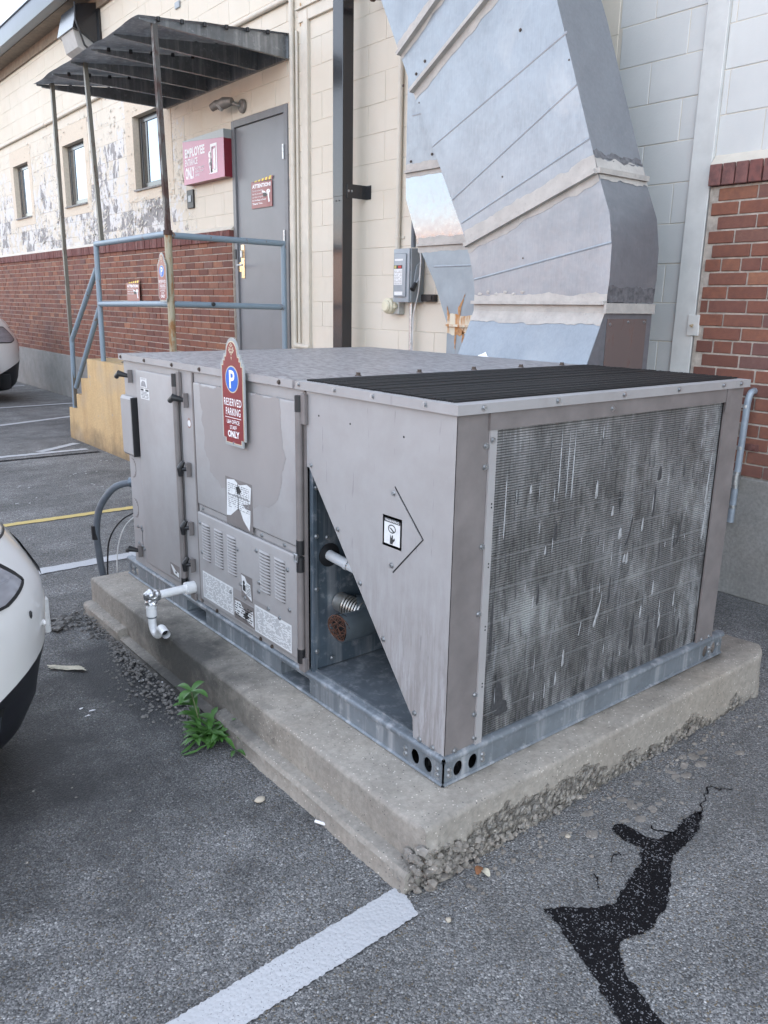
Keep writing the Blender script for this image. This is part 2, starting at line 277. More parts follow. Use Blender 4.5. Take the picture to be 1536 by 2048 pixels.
GUTTER = simple('slate_gutter_paint', (.055, .07, .095), .3, .2, .1, 6, .02); FASCIA = simple('brown_fascia_board', (.20, .155, .115), .8, 0, .2, 14, .2); ROOFM = simple('roof_sheet', (.09, .095, .1), .6)
LAMPG = G('cloudy_lamp_lens'); LAMPG = LAMPG.fin(LAMPG.mix(LAMPG.noise(LAMPG.pos(), 14, 4), (.42, .41, .40), (.28, .27, .265)), .55, 0, None)
def mk_glass():
    g = G('window_glass'); p = g.pos(); n = g.noise(p, 1.4, 2)
    return g.fin((.24, .31, .40), .035, .7, g.bump(n, .04, .05), Coat_Weight=.5, Coat_Roughness=.02)
GLASS = mk_glass()
CARW = simple('white_car_paint', (.70, .69, .68), .3, 0, .03, 3, 0, Coat_Weight=1, Coat_Roughness=.03); CARB = simple('black_bumper_plastic', (.012, .013, .018), .42, 0, .2, 60, .05); TYRE = simple('tyre_rubber', (.02, .02, .02), .85); RIM = simple('alloy_rim', (.4, .4, .42), .3, .9, .05, 20, 0)
LENS = G('headlight_lens'); LENS = LENS.fin(LENS.mix(LENS.noise(LENS.scale(LENS.pos(), (3, 3, 9)), 3, 2), (.16, .16, .18), (.42, .42, .46)), .12, .2, None, Coat_Weight=1, Coat_Roughness=.02); AMBER = simple('amber_reflector', (.55, .22, .03), .2, 0, .1, 60, 0, Coat_Weight=.8)
CARGLASS = simple('car_glass', (.02, .022, .025), .04, 0, .1, 3, 0, Coat_Weight=1)
PAPER = simple('litter_paper', (.50, .46, .36), .8, 0, .3, 60, .2); RUSTM = simple('rusted_iron', (.075, .032, .02), .85, 0, .5, 90, .3); DRYLEAF = simple('dry_leaf', (.25, .11, .05), .7, 0, .3, 50)
FLUE = mk_galv('stained_flue_metal', (.46, .44, .40), .35, .8, True, .5); CABLEW = simple('white_cable', (.6, .6, .6), .5); ELASTO = simple('dark_elbow_metal', (.10, .125, .145), .45, .5, .2, 20)

def mk_coil():
    g = G('weathered_coil_fins'); p = g.pos(); xyz = g.sep(p)
    s1 = g.noise(g.scale(p, (90, 1, 14)), 1, 5, .7); s2 = g.noise(g.scale(p, (26, 1, 3.2)), 1, 5, .7, .5); big = g.noise(g.scale(p, (3.5, 1, 1.8)), 1.3, 5, .65)
    s3 = g.noise(g.off(g.scale(p, (30, 1, 4.2)), (5, 3, 9)), 1, 5, .7, .4)
    c = g.mix(g.rng(s1, .38, .62), (.07, .068, .066), (.215, .21, .203)); c = g.mix(g.rng(big, .46, .62, 0, .65), c, (.21, .21, .215)); c = g.mix(g.rng(big, .44, .32, 0, .7), c, (.045, .045, .047))
    sm = g.noise(g.off(g.scale(p, (5, 1, 2.2)), (2, 0, 4)), 1.6, 4, .6); sm2 = g.noise(g.scale(p, (14, 1, 5)), 1.2, 5, .7)
    c = g.mix(g.math('MULTIPLY', g.rng(sm, .47, .64), g.rng(sm2, .36, .58, 0, .9)), c, (.44, .44, .435))
    c = g.mix(g.math('MULTIPLY', g.rng(s2, .57, .68), .75), c, (.46, .47, .48))
    edge = g.math('MULTIPLY', g.rng(xyz[0], 1.12, 1.24), g.rng(sm2, .42, .6)); c = g.mix(g.math('MULTIPLY', edge, .7), c, (.48, .49, .50))
    lowd = g.math('MULTIPLY', g.rng(xyz[2], .52, .3), g.rng(s3, .44, .56)); c = g.mix(g.math('MULTIPLY', lowd, .75), c, (.03, .03, .032)); c = g.mix(g.math('MULTIPLY', g.rng(s3, .63, .70), .9), c, (.018, .018, .02))
    f = g.noise(g.scale(p, (300, 1, 6)), 1, 3, .6); c = g.mix(g.rng(f, .52, .72, 0, .6), c, (.30, .30, .31)); c = g.mix(g.rng(f, .45, .3, 0, .5), c, (.04, .04, .042))
    return g.fin(c, .55, .35, g.bump(s1, .25, .004))
COIL = mk_coil(); COILD = simple('coil_depth', (.05, .05, .052), .7, .2, .3, 60)

# ------------------------------------------------------------------ geometry helpers
FX = lambda x0: (lambda u, v, d: (x0 - d, u, v))       # surface facing -X: u = Y, v = Z, d = out of it
FY = lambda y0: (lambda u, v, d: (u, y0 - d, v))       # surface facing -Y: u = X, v = Z
FYB = lambda y0: (lambda u, v, d: (u, y0 + d, v))
FZ = lambda z0: (lambda u, v, d: (u, v, z0 + d))       # surface facing up
class MB:
    def __init__(s): s.bm = bmesh.new()
    def box(s, F, u0, u1, v0, v1, d0, d1, bev=0, seg=1):
        bm = s.bm; vs = [bm.verts.new(F(u, v, d)) for d in (d0, d1) for v in (v0, v1) for u in (u0, u1)]
        fs = [bm.faces.new([vs[i] for i in q]) for q in ((0, 1, 3, 2), (4, 6, 7, 5), (0, 4, 5, 1), (2, 3, 7, 6), (0, 2, 6, 4), (1, 5, 7, 3))]
        if bev: bmesh.ops.bevel(bm, geom=list({e for f in fs for e in f.edges}), offset=bev, segments=seg, affect='EDGES', profile=.6)
        return s
    def poly(s, F, pts, d0, d1, bev=0):
        bm = s.bm; a = [bm.verts.new(F(u, v, d0)) for u, v in pts]; b = [bm.verts.new(F(u, v, d1)) for u, v in pts]; n = len(pts)
        fs = [bm.faces.new(a), bm.faces.new(b)] + [bm.faces.new((a[i], a[(i + 1) % n], b[(i + 1) % n], b[i])) for i in range(n)]
        if bev: bmesh.ops.bevel(bm, geom=list({e for e in fs[1].edges}), offset=bev, segments=1, affect='EDGES')
        return s
    def sheet(s, F, pts, d):
        s.bm.faces.new([s.bm.verts.new(F(u, v, d)) for u, v in pts]); return s
    def plate(s, F, outer, holes, d0, d1):
        bm = s.bm
        loops = []
        es = []
        for lp in [outer] + holes:
            vs = [bm.verts.new(F(u, v, d1)) for u, v in lp]; loops.append(vs)
            es += [bm.edges.new((vs[i], vs[(i + 1) % len(vs)])) for i in range(len(vs))]
        bmesh.ops.triangle_fill(bm, use_beauty=True, use_dissolve=False, edges=es)
        for lp, pts in zip(loops, [outer] + holes):
            vb = [bm.verts.new(F(u, v, d0)) for u, v in pts]; n = len(lp)
            for i in range(n): bm.faces.new((lp[i], lp[(i + 1) % n], vb[(i + 1) % n], vb[i]))
        return s
    def tube(s, path, r, n=10, cap=True):
        bm = s.bm; path = [Vector(p) for p in path]; rs = r if isinstance(r, (list, tuple)) else [r] * len(path)
        rings = []; up = None
        for i, p in enumerate(path):
            t = (path[min(i + 1, len(path) - 1)] - path[max(i - 1, 0)]).normalized()
            if up is None: up = t.orthogonal().normalized()
            up = (up - t * up.dot(t)); up = up.normalized() if up.length > 1e-5 else t.orthogonal().normalized()
            w = t.cross(up); rings.append([bm.verts.new(p + (up * math.cos(a) + w * math.sin(a)) * rs[i]) for a in [2 * math.pi * k / n for k in range(n)]])
        for a, b in zip(rings, rings[1:]):
            for k in range(n): bm.faces.new((a[k], a[(k + 1) % n], b[(k + 1) % n], b[k]))
        if cap: bm.faces.new(rings[0]); bm.faces.new(rings[-1])
        return s
    def cyl(s, p0, p1, r, n=12, r1=None): return s.tube([p0, p1], [r, r if r1 is None else r1], n)
    def grid(s, fn, nu, nv):
        bm = s.bm; g = [[bm.verts.new(fn(i / nu, j / nv)) for i in range(nu + 1)] for j in range(nv + 1)]
        for j in range(nv):
            for i in range(nu): bm.faces.new((g[j][i], g[j][i + 1], g[j + 1][i + 1], g[j + 1][i]))
        return s
    def lump(s, c, r, sq=(1, 1, 1), sub=1, amp=.35):
        ret = bmesh.ops.create_icosphere(s.bm, subdivisions=sub, radius=1)
        o = Vector((random.random() * 50, random.random() * 50, random.random() * 50))
        for v in ret['verts']:
            k = 1 + amp * mnoise.noise(v.co * 1.3 + o) * 1.6; v.co = Vector((v.co.x * sq[0], v.co.y * sq[1], v.co.z * sq[2])) * (r * k) + Vector(c)
        return s
def arc(pts, r, n=6):
    out = [Vector(pts[0])]
    for i in range(1, len(pts) - 1):
        p = Vector(pts[i]); a = (Vector(pts[i - 1]) - p); b = (Vector(pts[i + 1]) - p); k = min(r, a.length * .48, b.length * .48)
        A = p + a.normalized() * k; B = p + b.normalized() * k
        for j in range(n + 1):
            t = j / n; out.append(A * (1 - t) ** 2 + p * 2 * t * (1 - t) + B * t * t)
    return out + [Vector(pts[-1])]
def circ(u, v, r, n=20, ru=None): return [(u + (ru or r) * math.cos(2 * math.pi * k / n), v + r * math.sin(2 * math.pi * k / n)) for k in range(n)]
def rrect(u0, u1, v0, v1, r, n=4):
    out = []
    for cx, cy, a0 in ((u1 - r, v1 - r, 0), (u0 + r, v1 - r, 90), (u0 + r, v0 + r, 180), (u1 - r, v0 + r, 270)):
        out += [(cx + r * math.cos(R_(a0 + 90 * k / n)), cy + r * math.sin(R_(a0 + 90 * k / n))) for k in range(n + 1)]
    return out

ORG = {}
def link(o, parent=None):
    S.collection.objects.link(o)
    if parent: o.parent = parent
    return o
def tag(o, label=None, cat=None, group=None, kind=None):
    for k, v in (('label', label), ('category', cat), ('group', group), ('kind', kind)):
        if v: o[k] = v
    return o
def thing(name, label, cat, loc, group=None):
    o = bpy.data.objects.new(name, None); o.location = loc; link(o); ORG[o] = Vector(loc); o.empty_display_size = .1
    return tag(o, label, cat, group)
def build(mb, name, mat, parent=None, smooth=35, loc=None, recalc=True):
    bm = mb.bm if isinstance(mb, MB) else mb
    if recalc: bmesh.ops.recalc_face_normals(bm, faces=bm.faces[:])
    if parent is not None: org = ORG[parent]
    elif loc is not None: org = Vector(loc)
    else:
        c = [v.co for v in bm.verts]; org = Vector((sum(v.x for v in c) / len(c), sum(v.y for v in c) / len(c), min(v.z for v in c)))
    bmesh.ops.translate(bm, verts=bm.verts[:], vec=-org)
    me = bpy.data.meshes.new(name); bm.to_mesh(me); bm.free()
    if smooth:
        me.shade_smooth(); me.set_sharp_from_angle(angle=R_(smooth))
    me.materials.append(mat); o = bpy.data.objects.new(name, me); ORG[o] = org
    if parent is None: o.location = org
    return link(o, parent)
def copies(me_obj, parent, offs):
    """repeat a part by sharing its mesh; offs are offsets from the first"""
    for d in offs:
        c = me_obj.copy(); c.parent = parent; c.location = Vector(me_obj.location) + Vector(d); S.collection.objects.link(c); ORG[c] = ORG[me_obj]
_tc = {}
def tmesh(s, bold=.0):
    if (s, bold) in _tc: return _tc[(s, bold)]
    cu = bpy.data.curves.new('lettering', 'FONT'); cu.body = s; cu.resolution_u = 3; cu.offset = bold; cu.space_character = 1.05
    o = bpy.data.objects.new('lettering', cu); S.collection.objects.link(o); dg = bpy.context.evaluated_depsgraph_get()
    me = bpy.data.meshes.new_from_object(o.evaluated_get(dg)); vs = [(v.co.x, v.co.y) for v in me.vertices]; fs = [tuple(p.vertices) for p in me.polygons]
    bpy.data.objects.remove(o); bpy.data.curves.remove(cu); bpy.data.meshes.remove(me)
    _tc[(s, bold)] = (vs, fs); return vs, fs
def text(mb, F, s, u0, u1, v0, v1, d, bold=.02, skew=0):
    """fit the string into a box: u0 is the reader's left end"""
    vs, fs = tmesh(s, bold); a0 = min(v[0] for v in vs); a1 = max(v[0] for v in vs); b0 = min(v[1] for v in vs); b1 = max(v[1] for v in vs)
    nv = []
    for x, y in vs:
        s_ = (x - a0) / (a1 - a0); nv.append(mb.bm.verts.new(F(u0 + (u1 - u0) * s_, v0 + (v1 - v0) * (y - b0) / (b1 - b0) + skew * s_, d)))
    for f in fs:
        try: mb.bm.faces.new([nv[i] for i in f])
        except ValueError: pass
def printlines(mb, F, u0, u1, v0, v1, rows, d, fill=.5, seed=1):
    rg = random.Random(seed); h = (v1 - v0) / rows
    for r in range(rows):
        u = 0
        while u < 1:
            w = rg.uniform(.04, .16); e = min(1, u + w)
            mb.sheet(F, [(u0 + (u1 - u0) * a, v0 + h * (r + b)) for a, b in ((u, .25), (e, .25), (e, .25 + fill), (u, .25 + fill))], d); u = e + rg.uniform(.02, .06)
            if rg.random() < .08: u += .2
def ragged(pts, step=.03, amp=.01, seed=0):
    rg = random.Random(seed); out = []
    for i, (x, y) in enumerate(pts):
        x2, y2 = pts[(i + 1) % len(pts)]; L = math.hypot(x2 - x, y2 - y); n = max(1, int(L / step)); nx, ny = -(y2 - y) / (L or 1), (x2 - x) / (L or 1)
        for k in range(n):
            t = k / n; a = rg.uniform(-amp, amp); out.append((x + (x2 - x) * t + nx * a, y + (y2 - y) * t + ny * a))
    return out

# projection of a world point into the photo frame, only to choose which of many bricks show largest
def px(p):
    d = Vector(p) - cam.location; z = d.dot(fwd)
    return (768 + 1598.06 * d.dot(right) / z, 1024 + 1598.06 * d.dot(down) / z) if z > .05 else (-9e3, -9e3)
def inpoly(x, y, P):
    c = False
    for i in range(len(P)):
        (x1, y1), (x2, y2) = P[i], P[i - 1]
        if (y1 > y) != (y2 > y) and x < (x2 - x1) * (y - y1) / (y2 - y1) + x1: c = not c
    return c
COVER = [[(236, 705), (700, 697), (1503, 762), (1440, 1305), (885, 1570), (262, 1150)], [(147, 815), (185, 722), (260, 722), (260, 920), (147, 880)], [(825, 190), (1110, 0), (1310, 420), (1300, 740), (945, 740), (945, 560)]]
def shows(p, size):
    a = px(p)
    if not (-20 < a[0] < 1556 and -20 < a[1] < 2068): return 0
    if any(inpoly(a[0], a[1], P) for P in COVER): return 0
    return size / (Vector(p) - cam.location).length

# ================================================================== ground, markings
mb = MB(); mb.sheet(FZ(0), [(-120, -120), (120, -120), (120, 160), (-120, 160)], 0)
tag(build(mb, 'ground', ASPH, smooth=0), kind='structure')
def line(name, pts, mat, z=.004, amp=.004, seed=0):
    m = MB(); m.sheet(FZ(0), ragged(pts, .006 if amp < .005 else .03, amp, seed), z); return tag(build(m, name, mat, smooth=0), kind='structure')
def stripe(p, q, w, mat=LINE_OLD, name='parking_line', z=.004, seed=1):
    d = Vector((q[0] - p[0], q[1] - p[1])).normalized(); nx, ny = -d.y * w / 2, d.x * w / 2
    return line(name, [(p[0] + nx, p[1] + ny), (q[0] + nx, q[1] + ny), (q[0] - nx, q[1] - ny), (p[0] - nx, p[1] - ny)], mat, z, .006, seed)
line('parking_line', [(-.208, -.068), (-.238, -.176), (-4.6, -.29), (-4.6, -.19)], LINE_W, .004, .0024, 3)
stripe((.75, 3.04), (-4.4, 3.02), .10, LINE_W, seed=4)
stripe((1.3, 4.1), (-3.6, 4.19), .075, LINE_Y, 'yellow_line', seed=5)
stripe((1.32, 7.02), (.86, 6.72), .09, LINE_W, seed=6); stripe((1.30, 6.63), (-3.5, 6.66), .09, LINE_W, seed=7)
stripe((2.2, 9.13), (-3.5, 7.1), .10, seed=8); stripe((2.45, 10.35), (-3, 10.15), .10, LINE_W, z=.008, seed=9); stripe((2.5, 13.2), (-3, 12.95), .1, seed=10)
for i, (y, x0) in enumerate(((15.9, -3), (18.7, -3))): stripe((2.5, y), (x0, y - .1), .1, seed=12 + i)
tarp = [(.024, -.352), (.06, -.375), (.094, -.398), (.14, -.435), (.187, -.452), (.27, -.425), (.35, -.41), (.40, -.385), (.428, -.368), (.41, -.318), (.425, -.275), (.449, -.255), (.477, -.268), (.48, -.31), (.475, -.355), (.50, -.375), (.56, -.385), (.64, -.372), (.705, -.374), (.71, -.39), (.633, -.425), (.56, -.436), (.471, -.438), (.43, -.46), (.342, -.511), (.26, -.545), (.193, -.556), (.13, -.552), (.085, -.535), (.05, -.56), (.01, -.62), (-.03, -.725), (-.16, -.93), (-.45, -1.35), (-.52, -1.29), (-.25, -.87), (-.10, -.665), (-.04, -.54), (-.017, -.485), (.005, -.42)]
line('tar_seal', ragged(tarp, .02, .004, 31), TAR, .003, .0035, 20)
m = MB()
for k, (a, b, n) in enumerate((((.70, -.378), (.86, -.33), 9), ((.86, -.33), (.90, -.38), 5), ((.55, -.40), (.53, -.33), 6), ((.30, -.36), (.37, -.34), 6), ((.20, -.40), (.235, -.36), 5))):
    pts = [(a[0] + (b[0] - a[0]) * i / n + random.uniform(-.012, .012), a[1] + (b[1] - a[1]) * i / n + random.uniform(-.012, .012), .003) for i in range(n + 1)]
    for p, q in zip(pts, pts[1:]):
        d = Vector((q[0] - p[0], q[1] - p[1], 0)); w = random.uniform(.0012, .0035); nn = Vector((-d.y, d.x, 0)).normalized() * w
        m.bm.faces.new([m.bm.verts.new(Vector(v) + s_ * nn) for v, s_ in ((p, 1), (q, 1), (q, -1), (p, -1))])
tag(build(m, 'tar_strands', TAR, smooth=0), kind='stuff')
stripe((1.35, 6.42), (-3.4, 6.5), .07, TAR, 'crack_seal', .003, 21)

# ================================================================== concrete pad
def pad_fn():
    m = MB(); x0, x1, y0, y1, H = -.175, 1.672, -.112, 2.285, .175
    def rough(x, z):               # how broken the near face is at this place
        k = max(0, 1 - abs(x + .15) / .35) * 1.0 + .55 * max(0, mnoise.noise(Vector((x * 2.3, 4.2, 0))) + .45)
        lim = .045 + .11 * min(1, k)
        return max(0, min(1, (lim - z) / .04)) * min(1, .35 + k)
    rows = []
    # outline round the pad, fine on the near (-Y) and left (-X) faces
    pts = []
    N = 170
    for i in range(N + 1): pts.append((x0 + (x1 - x0) * i / N, y0, 'f'))
    for i in range(1, 16): pts.append((x1, y0 + (y1 - y0) * i / 15, 'r'))
    for i in range(1, 16): pts.append((x1 - (x1 - x0) * i / 15, y1, 'b'))
    for i in range(1, 90): pts.append((x0, y1 - (y1 - y0) * i / 90, 'l'))
    zs = [0, .012, .025, .04, .055, .07, .085, .10, .115, .13, .145, .158, .164, .168, .1715, .174, .175]
    def put(x, y, side, z):
        ins = 0 if z < .164 else .0085 * (1 - math.cos(min(1, (z - .164) / .011) * math.pi / 2))
        cx, cy = x, y
        rad = .03 if side else 0
        o = Vector((x * 40, y * 40, z * 55)); n = mnoise.noise(o) + .6 * mnoise.noise(o * 2.3); n2 = mnoise.noise(Vector((x * 7, y * 7, z * 4)))
        dx = dy = 0
        if side == 'f': r = rough(x, z); dy = r * (-.006 + n * .019) - n2 * .004; 
        if side == 'l': dx = n2 * .003 + n * .001
        cx += dx; cy += dy
        if abs(x - x0) < 1e-4 and side in 'fl' and y < y0 + .01: cx += .012; cy += .012; 
        if side == 'f': cy += ins
        if side == 'l': cx += ins
        if side == 'r': cx -= ins + .03 * max(0, 1 - (y - y0) / .2)
        if side == 'b': cy -= ins
        if side == 'f' and x > x1 - .12: cy += .05 * ((x - x1 + .12) / .12) ** 2
        return m.bm.verts.new((cx, cy, z))
    rings = [[put(x, y, s_, z) for x, y, s_ in pts] for z in zs]
    n = len(pts)
    for a, b in zip(rings, rings[1:]):
        for k in range(n): m.bm.faces.new((a[k], a[(k + 1) % n], b[(k + 1) % n], b[k]))
    m.bm.faces.new(rings[-1]); m.bm.faces.new(rings[0][::-1])
    return m
pad = thing('concrete_pad', 'weathered concrete pad with a crumbled front edge under the grey cooling unit', 'concrete pad', (.78, 1.1, 0))
build(pad_fn(), 'slab', PAD, pad, smooth=50)
def ledge():
    m = MB(); N = 260
    def prof(t):
        y = -.10 + t * 2.385; w = .046 + .004 * mnoise.noise(Vector((y * 4, 1, 0))); h = .060 + .002 * mnoise.noise(Vector((y * 4, 9, 0)))
        if .95 < y < 1.85: h *= .45; w *= .85
        return y, w, h
    rows = []
    for i in range(N + 1):
        y, w, h = prof(i / N); j = .004 * mnoise.noise(Vector((y * 50, 0, 5)))
        rows.append([m.bm.verts.new(p) for p in ((-.16, y, 0), (-.16, y, h + .004), (-.165 - w, y, h), (-.174 - w, y, h * .8), (-.172 - w + j, y, h * .4), (-.178 - w - abs(j) * 2, y, 0))])
    for a, b in zip(rows, rows[1:]):
        for k in range(5): m.bm.faces.new((a[k], a[k + 1], b[k + 1], b[k]))
    m.bm.faces.new(rows[0]); m.bm.faces.new(rows[-1]); return m
build(ledge(), 'footing_ledge', PAD, pad, smooth=40)
m = MB(); rg = random.Random(11); random.seed(11)
for i in range(330):                                             # exposed lumps along the near face, thick at the near corner
    x = -.175 + abs(rg.gauss(0, .16)) if i < 150 else rg.uniform(-.1, 1.35)
    dens = max(0, 1 - (x + .17) / .3); z = rg.uniform(0, .035 + .085 * dens)
    if mnoise.noise(Vector((x * 2.3, 4.2, 0))) < -.25 and x > .2: continue
    r = rg.uniform(.004, .0085 + .006 * dens); m.lump((x, -.112 - rg.uniform(-.004, .012 + .012 * dens) * (1 - z / .2), z), r, (1.2, 1, .85), 1, .5)
for i in range(60):
    z = rg.uniform(0, .10); y = rg.uniform(-.12, -.02 - z * .4); m.lump((-.182 - rg.uniform(0, .045) * (1 - z / .12), y, z), rg.uniform(.005, .013), (1, 1.2, .9), 1, .5)
c = build(m, 'exposed_aggregate', RUBBLE, pad, smooth=25); c['kind'] = 'stuff'
m = MB()
for i in range(750):                                             # crumbled asphalt and mortar berm left of the pad
    y = rg.uniform(.95, 2.3); w = .10 * max(.15, 1 - abs(y - 1.35) / .6); 
    if y > 1.95: w = .05
    x = -.225 - abs(rg.gauss(0, w)); z = max(0, .04 * (1 - (-.2 - x) / (w * 1.6 + .02))); m.lump((x, y, z * rg.uniform(.3, 1)), rg.uniform(.0025, .0075), (1.2, 1.2, .8), 1, .5)
for i in range(40): m.lump((-.30 - rg.uniform(0, .12), 2.22 + rg.gauss(0, .05), rg.uniform(0, .02)), rg.uniform(.008, .02), (1.3, 1, .7), 1, .5)
tag(build(m, 'crumbled_asphalt', simple('crumbled_asphalt', (.16, .153, .145), .92, 0, .5, 60, .3), smooth=25), kind='stuff')
m = MB()
for i in range(150):
    x = rg.uniform(-.1, 1.5); m.lump((x, -.14 - abs(rg.gauss(0, .06)), .001), rg.uniform(.002, .0075), (1.2, 1, .6), 1, .4)
for i in range(26):
    x = rg.uniform(.3, 1.15); m.lump((x, -.17 - rg.uniform(0, .12), .0), rg.uniform(.01, .022), (1.3, .9, .16), 1, .5)
for i in range(260): m.lump((rg.uniform(-1.0, 1.2), rg.uniform(-1.0, 2.6), .001), rg.uniform(.0015, .004), (1.2, 1, .6), 1, .4)
tag(build(m, 'loose_grit', RUBBLE, smooth=25), kind='stuff')

# ================================================================== the cooling unit
L, WD, Z0, ZR, ZT = 2.144, 1.384, .175, .264, 1.206
U = thing('air_conditioner', 'big taupe packaged air conditioner with dirty coil face and black top grille on concrete pad', 'air conditioner', (.69, 1.07, Z0))
def mid(m_, name, mat, par=U, **kw): return build(m_, name, mat, par, **kw)
F0, Y0 = FX(0), FY(0)
hex_ = lambda F, u, v, d=0: (MB().poly(F, circ(u, v, .0085, 10), d, d + .0015).poly(F, circ(u, v, .0055, 6), d + .0015, d + .006))
def screws(F, pts, par, mat=STEEL, d=0, name='screw'):
    first = build(hex_(F, pts[0][0], pts[0][1], d), name, mat, par, smooth=0); a = Vector(F(pts[0][0], pts[0][1], 0))
    copies(first, par, [Vector(F(u, v, 0)) - a for u, v in pts[1:]])
# base rail: left side and coil side, each a rolled steel channel with holes
def rail(F, u0, u1, holes, forks, name):
    m = MB(); out = [(u0, .183), (u1, .183), (u1, .248), (u0, .248)]
    m.plate(F, out, [circ(a, .214, .023, 18, .018) for a in holes] + [rrect(a, b, .186, .240, .008, 3) for a, b in forks], -.004, 0)
    sec = [(-.02, .268), (.0, .2665), (.007, .262), (.009, .255), (.006, .248), (0, .2465)]; sec2 = [(0, .1855), (.005, .184), (.007, .180), (.004, .1765), (-.004, .1755)]
    for sc in (sec, sec2):
        for (d, z), (d2, z2) in zip(sc, sc[1:]): m.bm.faces.new([m.bm.verts.new(F(u, zz, dd)) for u, zz, dd in ((u0, z, d), (u1, z, d), (u1, z2, d2), (u0, z2, d2))])
    bmesh.ops.remove_doubles(m.bm, verts=m.bm.verts[:], dist=.0004)
    o = mid(m, name, GALV, smooth=50)
    for a, b in forks:
        m = MB(); m.box(F, a - .003, b + .003, .184, .187, -.18, -.003).box(F, a - .003, b + .003, .239, .242, -.18, -.005).box(F, a - .006, a - .003, .184, .242, -.18, -.005).box(F, b + .003, b + .006, .184, .242, -.18, -.005)
        s_ = build(m, 'fork_pocket', GALV, U, smooth=0); build(MB().box(F, a - .003, b + .003, .187, .239, -.182, -.18), 'fork_pocket_end', VOID, U, smooth=0)
    m = MB()
    for a in holes:
        m.box(F, a - .03, a + .03, .19, .238, -.09, -.086)
    mid(m, 'rail_cavity', VOID, smooth=0)
    return o
rail(FX(-.004), -.004, 2.232, [.114, .06, 2.194, 2.135], [(1.414, 1.592), (.655, .838)], 'base_rail')
rail(FY(-.004), -.004, 1.462, [.053, .111, 1.346, 1.404], [], 'base_rail')
bolts = [(.155, .205), (.155, .222), (.02, .205), (.02, .222), (2.165, .2), (2.165, .225)]; screws(FX(-.004), bolts, U, STEEL, 0, 'rivet')
screws(FY(-.004), [(.018, .205), (.018, .222), (.15, .205), (.15, .222), (1.375, .205), (1.375, .222), (1.435, .22)], U, STEEL, 0, 'rivet')
m = MB(); m.tube([(.001, .001, .178), (.001, .001, .244)], .004, 8); mid(m, 'corner_seam', GALV)
m = MB(); m.box(FZ(.2625), .02, 1.36, .02, 2.12, 0, .003); m.box(FZ(.262), .012, .022, .13, .66, 0, .012); mid(m, 'base_pan', GALV, smooth=0)
m = MB(); m.box(FZ(.1755), .01, 1.37, .01, 2.13, 0, .002); mid(m, 'skid_floor', VOID, smooth=0)
# corner panel with its triangular cut-out, folded round to the coil side
cp = [(.0, .256), (.0, ZT), (.668, ZT), (.668, .966), (.655, .966), (.134, .325), (.129, .258)]
m = MB(); m.poly(F0, cp, -.003, 0); mid(m, 'corner_panel', UNITS, smooth=0)
m = MB(); m.box(Y0, .0005, .128, .256, ZT, -.003, .0); mid(m, 'corner_post', UNITD, smooth=0)
m = MB(); m.poly(F0, [(.2335, .982), (.1135, .86), (.2335, .738), (.354, .86)], .0005, .003); mid(m, 'diamond_cover', UNITS, smooth=0)
m = MB()
for a, b in (((.2325, .984), (.1105, .861)), ((.1105, .861), (.2335, .735))):
    d = Vector((b[0] - a[0], b[1] - a[1])).normalized() * .0013; m.poly(F0, [(a[0] - d.y, a[1] + d.x), (b[0] - d.y, b[1] + d.x), (b[0] + d.y, b[1] - d.x), (a[0] + d.y, a[1] - d.x)], .0002, .0012)
mid(m, 'cover_gap', VOID, smooth=0)
screws(F0, [(.2345, .965), (.2365, .756)], U, STEEL, .003)
screws(F0, [(.645, .975), (.50, .80), (.385, .66), (.272, .52), (.125, .345), (.100, .274), (.045, .274)], U)
m = MB(); [m.poly(F0, circ(a, b, .0032, 8), .0002, .0006) for a, b in ((.60, 1.135), (.44, 1.13), (.20, 1.125))]; mid(m, 'empty_screw_hole', VOID, smooth=0)
# recess behind the cut-out
m = MB(); m.box(FY(.655), .004, 1.36, .27, 1.2, -.004, 0); m.box(FY(.655), .006, .02, .268, 1.2, 0, .012); mid(m, 'inner_bulkhead', GALVIN, smooth=0)
screws(FY(.655), [(.018, .90), (.018, .74), (.018, .56), (.018, .34), (.06, .73), (.08, .30)], U, STEEL, .012)
m = MB(); m.box(FX(1.37), .0, .65, .27, 1.2, 0, .004); mid(m, 'back_panel', UNITD, smooth=0)
m = MB(); m.poly(FY(.655), circ(.075, .665, .04, 20), .0005, .004); mid(m, 'pipe_grommet', BLACK, smooth=0)
m = MB(); m.tube(arc([(.075, .655, .665), (.083, .58, .655), (.115, .50, .63), (.35, .48, .625)], .06), .0175, 14); m.tube([(.084, .575, .655), (.088, .565, .652)], .0205, 14); mid(m, 'suction_pipe', mk_rustpaint('chalky_white_pipe', (.48, .50, .52), .25, (.20, .10, .04)))
m = MB(); m.tube([(.118, .656, .493), (.122, .62, .489)], .033, 20)
for k in range(7): m.tube([(.122 + .004 * k, .626 - k * .009, .489 - k * .002), (.124 + .004 * k, .621 - k * .009, .488 - k * .002)], .0352, 20)
mid(m, 'flue_stub', FLUE)
m = MB(); m.tube(arc([(.132, .60, .482), (.185, .575, .467), (.18, .535, .455), (.10, .53, .452), (.028, .534, .457)], .04), .046, 20, False); o = mid(m, 'flue_elbow', simple('grey_flue_elbow', (.16, .19, .21), .35, .6, .25, 14))
p0 = Vector((.030, .535, .457)); ax = Vector((-.95, -.22, -.16)).normalized(); a1 = ax.orthogonal().normalized(); a2 = ax.cross(a1)
m = MB(); m.tube([p0 - ax * .02, p0 - ax * .018], .0445, 20); mid(m, 'flue_throat', VOID, smooth=0)
m = MB(); rg = random.Random(5)
